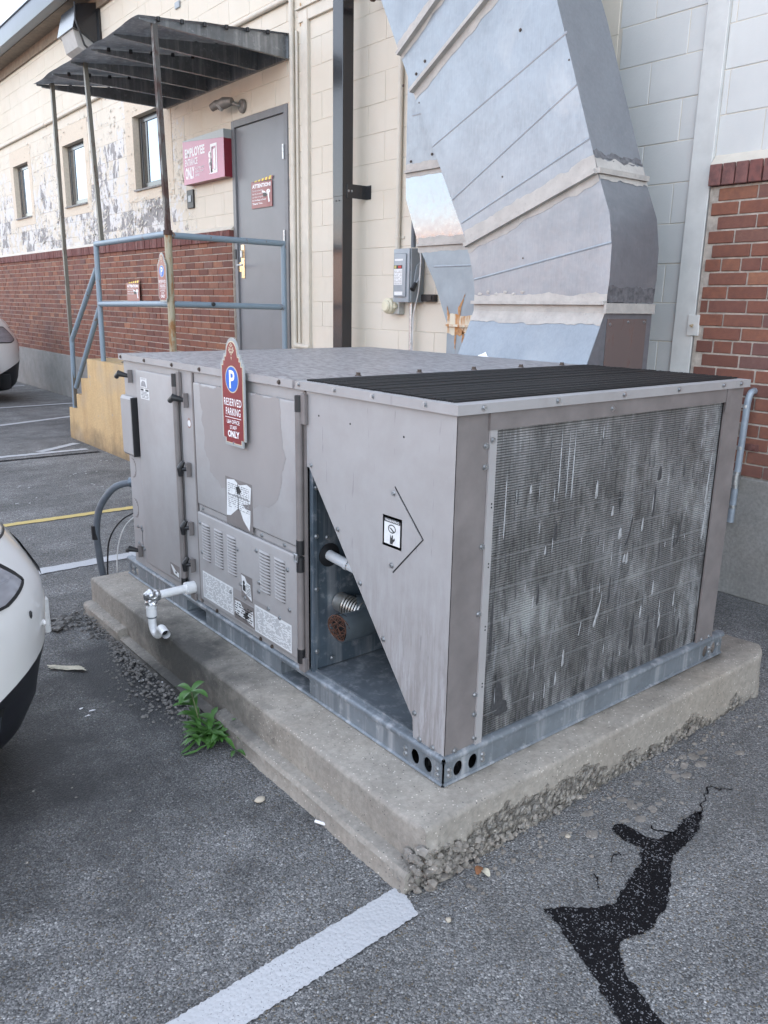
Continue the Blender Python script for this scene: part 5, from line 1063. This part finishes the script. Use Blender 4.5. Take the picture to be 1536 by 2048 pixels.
sideband(DU, 1.015, 2.03, 1.055, 2.125, SEAL, seed=2, w=.04); sideband(DU, 1.055, 2.125, 1.068, 2.155, DARKST, seed=3, w=.05)
sideband(DU, .925, 1.49, .921, 1.56, DARKST, seed=4, w=.03)
m = MB(); m.box(FY(1.03), xf - .01, xb, 2.055, 2.078, -.02, .02); build(m, 'side_flange', SEAL, DU, smooth=0)
m = MB(); m.box(FY(.922), xf - .02, xb, 1.44, 1.486, 0, .012); build(m, 'side_flange', SEAL, DU, smooth=0)
# boot at the bottom: front sheet splays out towards the unit, brown access cover on the side
bo = [(xf, 1.44), (1.72, 1.21), (1.55, .92), (1.386, .66)]
m = MB(); r_ = []
for x, z in bo: r_.append((m.bm.verts.new((x, 1.782, z)), m.bm.verts.new((x, .925, z))))
for A, B in zip(r_, r_[1:]): m.bm.faces.new((A[0], A[1], B[1], B[0]))
m.bm.faces.new([m.bm.verts.new(p) for p in ((xf, 1.782, 1.487), (xf, .925, 1.487), (xf, .925, 1.44), (xf, 1.782, 1.44))]); build(m, 'boot_front', DUCT, DU, smooth=0)
m = MB(); m.poly(FY(.925), [(xf, 1.487), (xf, 1.44)] + bo[1:] + [(1.386, .36), (xb, .36), (xb, 1.487)], -.004, 0); build(m, 'boot_side', simple('boot_shaded_side', (.22, .235, .26), .4, .5), DU, smooth=0)  # darker duct metal, with shade painted into the boot's side
m = MB(); m.poly(FY(.925), [(1.84, .75), (2.15, .75), (2.15, 1.415), (1.84, 1.415)], .001, .007); ac = build(m, 'access_cover', mk_rustpaint('brown_stained_cover', (.135, .105, .10), .2, (.10, .06, .05)), DU, smooth=0)
screws(FY(.925), [(1.86, 1.39), (2.0, 1.40), (2.13, 1.40), (1.86, 1.15), (2.13, 1.13)], DU, STEEL, .007)
m = MB()
def bsl(y0, y1, w0, w1, seed):
    N = 40; lo = []; hi = []
    nx_, nz_ = -.91, .415
    for i in range(N + 1):
        t = i / N; y = y0 + (y1 - y0) * t; n2 = mnoise.noise(Vector((t * 5, seed, 0))) + .6 * mnoise.noise(Vector((t * 17, seed, 3))) + .4 * mnoise.noise(Vector((t * 44, seed, 3)))
        s1 = max(.01, w1 + .02 * n2); hi.append(m.bm.verts.new((xf - .002, y, 1.44 + .045))); mid_ = m.bm.verts.new((xf - .0025, y, 1.44)); lo.append((mid_, m.bm.verts.new((xf - s1 * .4158 - .0025, y, 1.44 - s1 * .909))))
    for i in range(N): m.bm.faces.new((hi[i], hi[i + 1], lo[i + 1][0], lo[i][0])); m.bm.faces.new((lo[i][0], lo[i + 1][0], lo[i + 1][1], lo[i][1]))
bsl(1.780, .927, 0, .062, 9); build(m, 'sealant_band', SEAL, DU, smooth=0)
m = MB(); pts = ragged([(1.50, 1.185), (1.62, 1.19), (1.63, 1.215), (1.585, 1.228), (1.56, 1.21)], .02, .006, 4); m.bm.faces.new([m.bm.verts.new((xf - (1.44 - z) * .4565 - .003, y, z)) for y, z in pts]); build(m, 'paint_splash', WHITE, DU, smooth=0)
m = MB(); [m.lump((xf - .002, 1.74 - .06 * k, 1.525 + .01 * (k % 2)), .01, (.3, 1.4, .8), 1, .5) for k in range(6)]; build(m, 'sealant_lump', SEAL, DU, smooth=30)['kind'] = 'stuff'
screws(FX(xf), [(2.31, 2.70), (2.24, 2.75), (2.42, 2.66), (1.55, 2.75)], DU, SCREWD, .0005)
m = MB()
for (a, b) in ((2.28, 2.55), (1.24, 2.56), (1.62, 2.1), (1.45, 1.70)): m.poly(FX(xf), circ(a, b, .0045, 8), .0005, .002)
build(m, 'rivet', SCREWD, DU, smooth=0)['kind'] = 'stuff'
# rear duct, behind and left
xr, xrb = 2.22, 2.60
rp = [(2.41, .3, 1.60, .3), (2.41, 1.345, 1.60, 1.345), (2.54, 1.60, 1.62, 1.60), (2.71, 1.84, 1.66, 1.84), (2.845, 2.13, 1.75, 2.13), (2.85, 2.30, 1.80, 2.30), (2.85, 4.4, 1.95, 4.4)]
DR = duct('air_duct', 'narrower galvanised duct with rust streaks behind the wide leaning duct', xr, xrb, rp, 0, None, None, [(0, 3, simple('dull_blue_duct', (.235, .29, .335), .38, .3, .18, 5, .03)), (3, 5, DUCTB), (5, 6, DUCT)], (2.4, 2.0, .3))
flange(DR, (2.85, 2.295), (1.9, 2.295), xr, .02, .012); sealband(DR, (2.85, 2.29), (1.9, 2.29), xr, .035, .045, 11, .012); flange(DR, (2.71, 1.84), (1.9, 1.84), xr, .02, .012); sealband(DR, (2.71, 1.842), (1.9, 1.842), xr, .05, .04, 12, .012)
flange(DR, (2.41, 1.345), (1.8, 1.345), xr, .02, .012, mat=RUSTSEAL); sealband(DR, (2.41, 1.345), (1.8, 1.345), xr, .055, .06, 13, .014, RUSTSEAL)
m = MB()
for y, z, w, h, ln in ((2.40, 1.41, .011, .10, .015), (2.30, 1.45, .014, .17, -.045), (2.26, 1.27, .012, .16, .0), (2.33, 1.25, .01, .12, 0), (2.29, 1.30, .05, .05, 0)): m.sheet(FX(xr), ragged([(y, z - h / 2), (y + w, z), (y + ln, z + h / 2), (y - w, z)], .015, .004, int(z * 100)), .0022)
build(m, 'rust_streaks', simple('orange_rust', (.40, .21, .095), .8, 0, .35, 40), DR, smooth=0)['kind'] = 'stuff'; screws(FX(xr), [(2.80, 2.35), (2.60, 2.37)], DR, SCREWD, .002)
seam(DR, (2.55, 1.70), (1.9, 1.70), xr); seam(DR, (2.80, 2.62), (1.9, 2.62), xr)

# ================================================================== canopy
CA = thing('entrance_canopy', 'dull steel canopy on thin rusty posts over the grey door landing', 'canopy', (2.0, 6.1, .33))
ye0, ye1 = 4.86, 7.26
def roofz(x): return 3.455 + (x - 1.30) * .115
m = MB()
def rz(u, v):
    x = 1.29 + 1.335 * v; y = ye0 - .03 + (ye1 - ye0 + .06) * u + .10 * (1 - v) * (u - .5); k = (1 - v)
    return (x, y, roofz(x) + .012 * k * math.sin(u * 19) * .6 + .008 * mnoise.noise(Vector((x * 3, y * 4, 0))))
m.grid(rz, 40, 12); bmesh.ops.solidify(m.bm, geom=m.bm.faces[:], thickness=.003); build(m, 'roof_sheet', CANOPY, CA, smooth=40)
for i in range(6):
    y = ye0 + (ye1 - ye0) * i / 5; m = MB(); k = (y - (ye0 + ye1) / 2) * .04
    pts = [(1.31, roofz(1.31) - .006), (1.31, roofz(1.31) - .02), (2.60, 3.425), (2.60, roofz(2.60) - .008)]
    m.poly(lambda u, v, d: (u, d + k * (2.6 - u) / 1.3, v), pts, y - .002, y + .002); m.poly(lambda u, v, d: (u, d + k * (2.6 - u) / 1.3, v), [(1.36, roofz(1.36) - .026), (2.60, 3.425), (2.60, 3.421), (1.36, roofz(1.36) - .03)], y - .002, y + .03); build(m, 'rib', CANOPY, CA, smooth=0)
m = MB(); m.box(FX(XK), ye0 - .02, ye1 + .02, 3.42, 3.60, .001, .03); build(m, 'wall_channel', CANOPY, CA, smooth=0)
fb = None; pts = []
for i in range(6):
    y = ye0 + (ye1 - ye0) * i / 5
    for j in range(6): x = 1.45 + .19 * j; pts.append((x, y + .022 * (1 if i % 2 else -1) + (y - 6.06) * .04 * (2.6 - x) / 1.3, roofz(x)))
x, y, z = pts[0]; fb = build(MB().tube([(x, y, z - .024), (x, y, z + .004)], .015, 8), 'bolt', BLACKBOLT, CA); copies(fb, CA, [(a - x, b - y, c - z) for a, b, c in pts[1:]])
def sqpost(p0, p1, w, mat, name='post'):
    m = MB(); p0, p1 = Vector(p0), Vector(p1); vs = [m.bm.verts.new(p + Vector((a, b, 0)) * w) for p in (p0, p1) for a, b in ((-1, -1), (1, -1), (1, 1), (-1, 1))]
    for k in range(4): m.bm.faces.new((vs[k], vs[(k + 1) % 4], vs[4 + (k + 1) % 4], vs[4 + k]))
    m.bm.faces.new(vs[:4]); m.bm.faces.new(vs[4:]); return build(m, name, mat, CA, smooth=0)
WOODY = mk_rustpaint('weathered_brown_post', (.135, .125, .105), .35, (.06, .035, .025))
sqpost((1.43, 7.275, .36), (1.43, 7.215, roofz(1.43) - .01), .017, WOODY); sqpost((1.43, 6.19, 1.96), (1.43, 6.30, roofz(1.43) - .01), .017, WOODY); sqpost((1.43, 4.765, 1.97), (1.43, 4.835, roofz(1.43) - .01), .019, POSTD)
m = MB(); m.tube([(1.43, 4.78, .89), (1.43, 4.77, 1.965)], .0285, 14); build(m, 'post_sleeve', POSTY, CA); m = MB(); m.tube([(1.43, 4.768, 1.955), (1.43, 4.768, 1.99)], .035, 10); build(m, 'post_collar', simple('collar_rust', (.05, .025, .02), .8), CA)
parking_sign(1.385, 4.815, 1.452, 'maroon reserved parking sign high on the yellowed canopy post by the railing', 'reserved parking signs')
# ================================================================== steps and railing
ST = thing('concrete_steps', 'ochre painted concrete steps and landing below the grey door', 'steps', (2.0, 6.1, 0))
prof = [(4.72, 0), (4.72, .885), (6.745, .885), (6.755, .69), (6.965, .675), (6.97, .505), (7.14, .50), (7.145, .34), (7.40, .335), (7.44, 0)]
m = MB(); m.poly(lambda u, v, d: (d, u, v), prof, 1.40, 2.582, .008)
build(m, 'step_block', STEPC, ST, smooth=0)
m = MB(); rg = random.Random(4)
for (y, z) in ((6.75, .88), (6.965, .67), (7.14, .495), (7.40, .33)):
    for k in range(7): m.lump((1.41 + abs(rg.gauss(0, .02)), y + rg.uniform(-.02, .005), z - rg.uniform(0, .03)), rg.uniform(.006, .012), (1, 1, .8), 1, .5)
build(m, 'chipped_nosing', STEPC, ST, smooth=30)['kind'] = 'stuff'
tag(build(MB().lump((1.5, 6.05, .895), .02, (1.3, 1, .6), 1, .5), 'stone', RUBBLE, smooth=30), 'pale pebble lying on the landing of the ochre steps', 'stone')
RL = thing('hand_railing', 'blue grey pipe hand railing along the ochre steps and landing', 'railing', (1.43, 6, .33)); r = .0245
def rpipe(name, path, bend=.04, mat=RAIL): return build(MB().tube(arc(path, bend) if len(path) > 2 else path, r, 14), name, mat, RL)
rpipe('corner_post', [(1.43, 6.365, .885), (1.43, 6.345, 1.975)]); rpipe('top_rail', [(1.43, 6.345, 1.955), (1.43, 4.80, 1.965)]); rpipe('mid_rail', [(1.43, 6.35, 1.418), (1.43, 4.80, 1.435)])
rpipe('top_rail', [(1.43, 4.78, 1.955), (2.53, 4.85, 1.955)]); rpipe('mid_rail', [(1.43, 4.78, 1.435), (2.53, 4.85, 1.42)]); rpipe('end_post', [(2.53, 4.85, .89), (2.53, 4.85, 1.975)])
rpipe('sloping_rail', [(1.43, 6.37, 1.74), (1.43, 7.235, 1.05), (1.43, 7.31, .335)], .03); rpipe('sloping_rail', [(1.43, 6.37, 1.38), (1.43, 7.22, .56)])
m = MB(); m.tube([(1.80, 4.79, 1.437), (1.80, 4.765, 1.437)], .016, 10); build(m, 'clamp_bolt', BLACKBOLT, RL)

# ================================================================== weeds, litter
def leaf_mesh(m, base, az, ln, w, rise, droop, lobed=False):
    N = 6; d = Vector((math.cos(az), math.sin(az), 0)); sd = Vector((-d.y, d.x, 0)); prev = None
    for i in range(N + 1):
        t = i / N; c = Vector(base) + d * (ln * t * (1 - .15 * t)) + Vector((0, 0, ln * (rise * t - droop * t * t))); c.z = max(c.z, .004)
        ww = w * (math.sin(math.pi * min(1, t * .9 + .06)) ** .8) * (.3 + .85 * t if lobed else 1) + .0008
        if i == N: ww = .0006
        if lobed and i % 2: ww *= .72
        row = [m.bm.verts.new(c + sd * ww + Vector((0, 0, ww * .35))), m.bm.verts.new(c), m.bm.verts.new(c - sd * ww + Vector((0, 0, ww * .35)))]
        if prev: m.bm.faces.new((prev[0], prev[1], row[1], row[0])); m.bm.faces.new((prev[1], prev[2], row[2], row[1]))
        prev = row
rg = random.Random(14)
t = thing('weed', 'low leafy green weed rosette growing at the foot of the concrete pad', 'weed', (-.262, .875, 0))
for i in range(86):
    az = rg.uniform(0, 2 * math.pi); k = rg.random(); ln = rg.uniform(.06, .135); lift = rg.uniform(.12, .85); m = MB()
    leaf_mesh(m, (-.262 + rg.gauss(0, .024), .885 + rg.gauss(0, .03), .008 + .02 * rg.random()), az, ln, rg.uniform(.009, .0165), lift, rg.uniform(.25, .8), True); build(m, 'leaf', LEAF, t, smooth=60, recalc=False)
t = thing('weed', 'taller pointed green weed stem behind the low rosette by the pad', 'weed', (-.268, .93, 0))
stem = arc([(-.268, .93, 0), (-.28, .95, .08), (-.285, .975, .148)], .08); build(MB().tube(stem, .003, 6), 'stem', STEM, t)
for z, p in ((.07, (-.278, .947, .066)), (.10, (-.281, .955, .10)), (.13, (-.284, .966, .128)), (.168, (-.285, .975, .150))):
    for q in range(3 if z < .16 else 4):
        m = MB(); leaf_mesh(m, p, rg.uniform(0, 6.28) if z < .16 else q * 1.57 + .4, rg.uniform(.07, .10), rg.uniform(.011, .016), rg.uniform(.35, .6), rg.uniform(.3, .7)); build(m, 'leaf', LEAF, t, smooth=60, recalc=False)
t = thing('weed', 'tiny green shoot beside the pad ledge below the leafy rosette', 'weed', (-.235, .74, 0))
for i in range(5): m = MB(); leaf_mesh(m, (-.235, .76, .004), rg.uniform(-2.4, -.6), rg.uniform(.04, .07), .006, rg.uniform(.4, .9), .5); build(m, 'leaf', LEAF, t, smooth=60, recalc=False)
tag(build(MB().tube([(-.235, .283, .006), (-.216, .245, .006)], .0045, 10), 'cigarette_butt', WHITE), 'white cigarette butt on the asphalt beside the pad ledge', 'cigarette butt')
m = MB(); N = 9
def pap(u, v): return (-.535 + .11 * u + .01 * mnoise.noise(Vector((v * 4, 1, 0))), 1.80 - .10 * u - .045 + .05 * v + .008 * mnoise.noise(Vector((u * 6, 2, 0))), .006 + .012 * abs(mnoise.noise(Vector((u * 5, v * 5, 3)))))
m.grid(pap, 9, 5); tag(build(m, 'paper_scrap', PAPER, smooth=60, recalc=False), 'crumpled dirty paper scrap on the asphalt near the white car bumper', 'litter')
for k, (x, y, mt, lab) in enumerate(((-.02, -.165, DRYLEAF, 'brown dry leaf caught against the broken pad corner'), (.0, -.19, PAPER, 'pale curled leaf scrap just in front of the brown dry leaf'))):
    m = MB(); leaf_mesh(m, (x, y, .004), .5 + k, .035, .010, .5, .4); tag(build(m, 'dry_leaf', mt, smooth=60, recalc=False), lab, 'leaf')
for x, y, r_, lab in ((.30, -.21, .007, 'small round pale pebble near the front edge of the pad'), (-.31, .47, .013, 'flat pale pebble on the asphalt left of the pad ledge'), (-.19, -.235, .007, 'tiny pinkish pebble by the end of the white line')):
    tag(build(MB().lump((x, y, r_ * .5), r_, (1.3, 1, .6), 2, .25), 'pebble', simple('pale_pebble', (.42, .37, .30), .7), smooth=50), lab, 'pebble')
m = MB()
for (x, y) in ((1.2, 5.9), (.35, 5.2), (.75, 5.45), (.9, 5.5), (.8, 5.0), (.15, 4.7), (.6, 3.6), (1.0, 4.9), (-.3, 1.55), (-.27, 1.42), (-.55, 1.30)):
    for q in range(3): a, b = x + rg.gauss(0, .05), y + rg.gauss(0, .04); m.sheet(FZ(0), ragged([(a, b), (a + rg.uniform(.008, .028), b), (a + .016, b + .010), (a, b + .008)], .008, .003, q), .006)
tag(build(m, 'paint_flecks', WHITE, smooth=0), kind='stuff')
tag(build(MB().tube(arc([(2.3, 9.3, .012), (2.36, 8.9, .014), (2.2, 8.7, .012), (2.4, 8.5, .012)], .1), .012, 6), 'rubber_strip', BLACK), 'black rubber strip lying on the asphalt near the wall', 'litter')

# ================================================================== cars
def car(nose_x, cy, hw, length, zk, label, loc, fog=True):
    """nose points to +X. zk scales heights."""
    t = thing('parked_car', label, 'car', loc)
    NP = 96
    def plan(th, inx, inw, n=3.3):
        """th 0 = nose, rising towards the car's right side (-Y)"""
        c, s_ = math.cos(th), math.sin(th); hl = length / 2 - inx; w = hw - inw; sg = lambda v: (1 if v > 0 else -1)
        e = 2 / n; ex = 2 / 2.6
        return (nose_x - length / 2 + hl * sg(c) * abs(c) ** e * 1.0, cy - w * sg(s_) * abs(s_) ** (2 / 5.5 if c < 0 else 2 / 3.6))
    # rows: z, inset along, inset across
    rows = [(.11, .17, .10), (.17, .09, .05), (.25, .05, .03), (.36, .03, .02), (.45, .008, .006), (.55, 0, 0), (.62, .012, 0), (.68, .045, .006), (.74, .085, .012), (.79, .12, .022), (.835, .17, .04), (.87, .26, .075)]
    def P(th, r, off=0):
        r = max(0, min(len(rows) - 1.001, r)); i = int(r); f = r - i; z, a, b = lerp(rows[i], rows[i + 1], f) if i + 1 < len(rows) else rows[i]
        x, y = plan(th, a - off, b - off); back = nose_x - x; zz = z
        if r > 5: zz = z + min(.16, .10 * max(0, back) ** .7) * (r - 5) / 6
        if r > 2.5 and r < 5: zz = z - min(.16, back * .35) * (1 - abs(r - 4) / 1.6) if abs(r - 4) < 1.6 else z
        return Vector((x, y, zz * zk))
    def skin(name, r0, r1, th0, th1, mat, off=0, nr=None, nt=NP, smooth=50, wave=None):
        m = MB(); nr = nr or max(1, int((r1 - r0) * 2))
        m.grid(lambda u, v: P(th0 + (th1 - th0) * u, (wave(u, v) if wave else r0 + (r1 - r0) * v), off), nt, nr); return build(m, name, mat, t, smooth=smooth)
    tau = 2 * math.pi
    skin('lower_bumper', 0, 4, 0, tau, CARB); skin('body', 4, 11, 0, tau, CARW)
    # bonnet and cabin
    lv = [(11, .87, 0), ]
    m = MB(); rings = [[m.bm.verts.new(P(tau * k / NP, 10.99)) for k in range(NP)]]
    for zz, ins, insw, sh in ((.96, .42, .12, 0), (.985, 1.05, .14, 0), (1.06, 1.22, .16, -.05), (1.38, 1.75, .25, -.35), (1.44, 1.95, .33, -.4)):
        ring = []
        for k in range(NP):
            x, y = plan(tau * k / NP, min(ins, length / 2 - .3), insw); ring.append(m.bm.verts.new((x + sh * .3, y, zz * zk + .02)))
        rings.append(ring)
    for A, B in zip(rings[:4], rings[1:4]):
        for k in range(NP): m.bm.faces.new((A[k], A[(k + 1) % NP], B[(k + 1) % NP], B[k]))
    m.bm.faces.new(rings[-1])
    bo_ = build(m, 'bonnet', CARW, t, smooth=50)
    m = MB(); A = [m.bm.verts.new(v) for v in [P(tau * k / NP, 10.99) for k in range(0)]]
    def cab(k, ins, insw, zz, sh): x, y = plan(tau * k / NP, min(ins, length / 2 - .3), insw); return (x + sh * .3, y, zz * zk + .02)
    ra = [m.bm.verts.new(cab(k, 1.22, .16, 1.06, -.05)) for k in range(NP)]; rb = [m.bm.verts.new(cab(k, 1.75, .25, 1.38, -.35)) for k in range(NP)]
    for k in range(NP): m.bm.faces.new((ra[k], ra[(k + 1) % NP], rb[(k + 1) % NP], rb[k]))
    build(m, 'cabin_glass', CARGLASS, t, smooth=50)
    m = MB(); ra = [m.bm.verts.new(cab(k, 1.75, .25, 1.38, -.35)) for k in range(NP)]; rb = [m.bm.verts.new(cab(k, 1.95, .33, 1.44, -.4)) for k in range(NP)]
    for k in range(NP): m.bm.faces.new((ra[k], ra[(k + 1) % NP], rb[(k + 1) % NP], rb[k]))
    m.bm.faces.new(rb); build(m, 'roof', CARW, t, smooth=50)
    m = MB(); m.box(FZ(.15 * zk), nose_x - length + .3, nose_x - .3, cy - hw + .12, cy + hw - .12, 0, .2); build(m, 'underbody', VOID, t, smooth=0)
    for sgn, nm in ((1, 'headlight'), (-1, 'headlight')):
        th0, th1 = sgn * .37, sgn * 1.12
        lo = lambda u: 6.62 - .62 * min(1, u * 5) ** .7
        hi = lambda u: 6.75 + 1.95 * min(1, u * 5.5) ** .8
        skin('headlight_gasket', 0, 0, th0, th1, BLACK, .004, 4, 40, wave=lambda u, v: lo(u) + v * (hi(u) - lo(u)))
        skin('headlight', 0, 0, th0 + sgn * .02, th1 - sgn * .012, LENS, .008, 8, 40, wave=lambda u, v: lo(u) + .16 + v * (hi(u) - lo(u) - .34))
        skin('lamp_divider', 0, 0, th0 + sgn * .06, th1 - sgn * .02, simple('lens_line', (.25, .25, .28), .2), .0095, 1, 30, wave=lambda u, v: 7.0 + .05 * v)
        skin('amber_reflector', 0, 0, sgn * 1.0, sgn * 1.08, AMBER, .010, 3, 6, wave=lambda u, v: 7.6 + v * .6)
    skin('bonnet_gap', 0, 0, -.36, .36, BLACK, .003, 1, 30, wave=lambda u, v: 8.5 + .12 * v)
    m = MB(); g0 = skin('grille', 5.6, 7.2, -.13, .13, CARB, .006, 4, 24)
    if fog:
        for sgn in (1, -1): skin('fog_lamp_recess', 0, 0, sgn * .55, sgn * .95, VOID, .004, 4, 12, wave=lambda u, v: 1.2 + v * (1.8 - .7 * u)); skin('bumper_fin', 0, 0, sgn * .56, sgn * .9, simple('satin_black_trim', (.03, .035, .042), .35), .008, 2, 10, wave=lambda u, v: 2.0 + v * .5)
    for wx in (nose_x - .88, nose_x - length + .85):
        for sgn in (-1, 1):
            y = cy + sgn * (hw - .085); m = MB(); m.tube([(wx, y - .10, .315 * zk ** .5), (wx, y - .075, .315 * zk ** .5), (wx, y + .075, .315 * zk ** .5), (wx, y + .10, .315 * zk ** .5)], [.27 * zk ** .5, .315 * zk ** .5, .315 * zk ** .5, .27 * zk ** .5], 28); wh = build(m, 'wheel', TYRE, t); m = MB(); m.tube([(wx, y + sgn * .09, .315 * zk ** .5), (wx, y + sgn * .106, .315 * zk ** .5)], .20 * zk ** .5, 24); build(m, 'rim', RIM, wh)
            m = MB(); m.tube([(wx, y - sgn * .09, .33 * zk ** .5), (wx, y + sgn * .089, .33 * zk ** .5)], .36 * zk ** .5, 28); build(m, 'wheel_arch', VOID, t)
    return t, P
c1, P1 = car(-.665, 1.50, .90, 4.5, 1.0, 'white car with a black lower bumper nosing towards the concrete pad', (-2.9, 1.5, 0))
build(MB().lump(tuple(P1(.42, 5.2, .002)), .010, (.5, .6, 1.5), 1, .3), 'paint_chip', BLACK, c1, smooth=30)
m = MB(); m.lump(tuple(P1(.30, 4.6, .0)), .016, (.5, 1.1, .6), 2, .05); build(m, 'glint_lump', CARW, c1)  # raised lump stands in for a bright reflection on the bumper
build(MB().box(FZ(.405), -.700, -.676, 1.16, 1.62, 0, .125, .006), 'number_plate', simple('plate_white', (.6, .6, .6), .4), c1, smooth=0)
car(2.02, 11.75, .95, 4.8, 1.32, 'white car with dark headlights parked by the brick wall far left', (-.4, 11.75, 0), False)

# ================================================================== across the lot: what the duct sheet and the window panes mirror
FB2 = thing('shop_building', 'long low sunlit orange brick building across the parking lot, mirrored in the duct', 'building', (-42, 20, 0))
FO = lambda u, v, d: (-42 + d, u, v)
build(MB().box(FO, -30, 70, 0, 7.2, -12, 0), 'wall', simple('sunlit_orange_brick', (.34, .15, .085), .85, 0, .25, 6, .1), FB2, smooth=0)
build(MB().box(FO, -30.1, 70.1, 7.2, 8.0, -12.1, .12), 'parapet', simple('pale_parapet', (.6, .58, .54), .7), FB2, smooth=0)
w0 = build(MB().box(FO, -27, -24.5, 1.0, 2.9, .01, .06), 'window', CARGLASS, FB2, smooth=0); copies(w0, FB2, [(0, 6.5 * k, 0) for k in range(1, 15)])
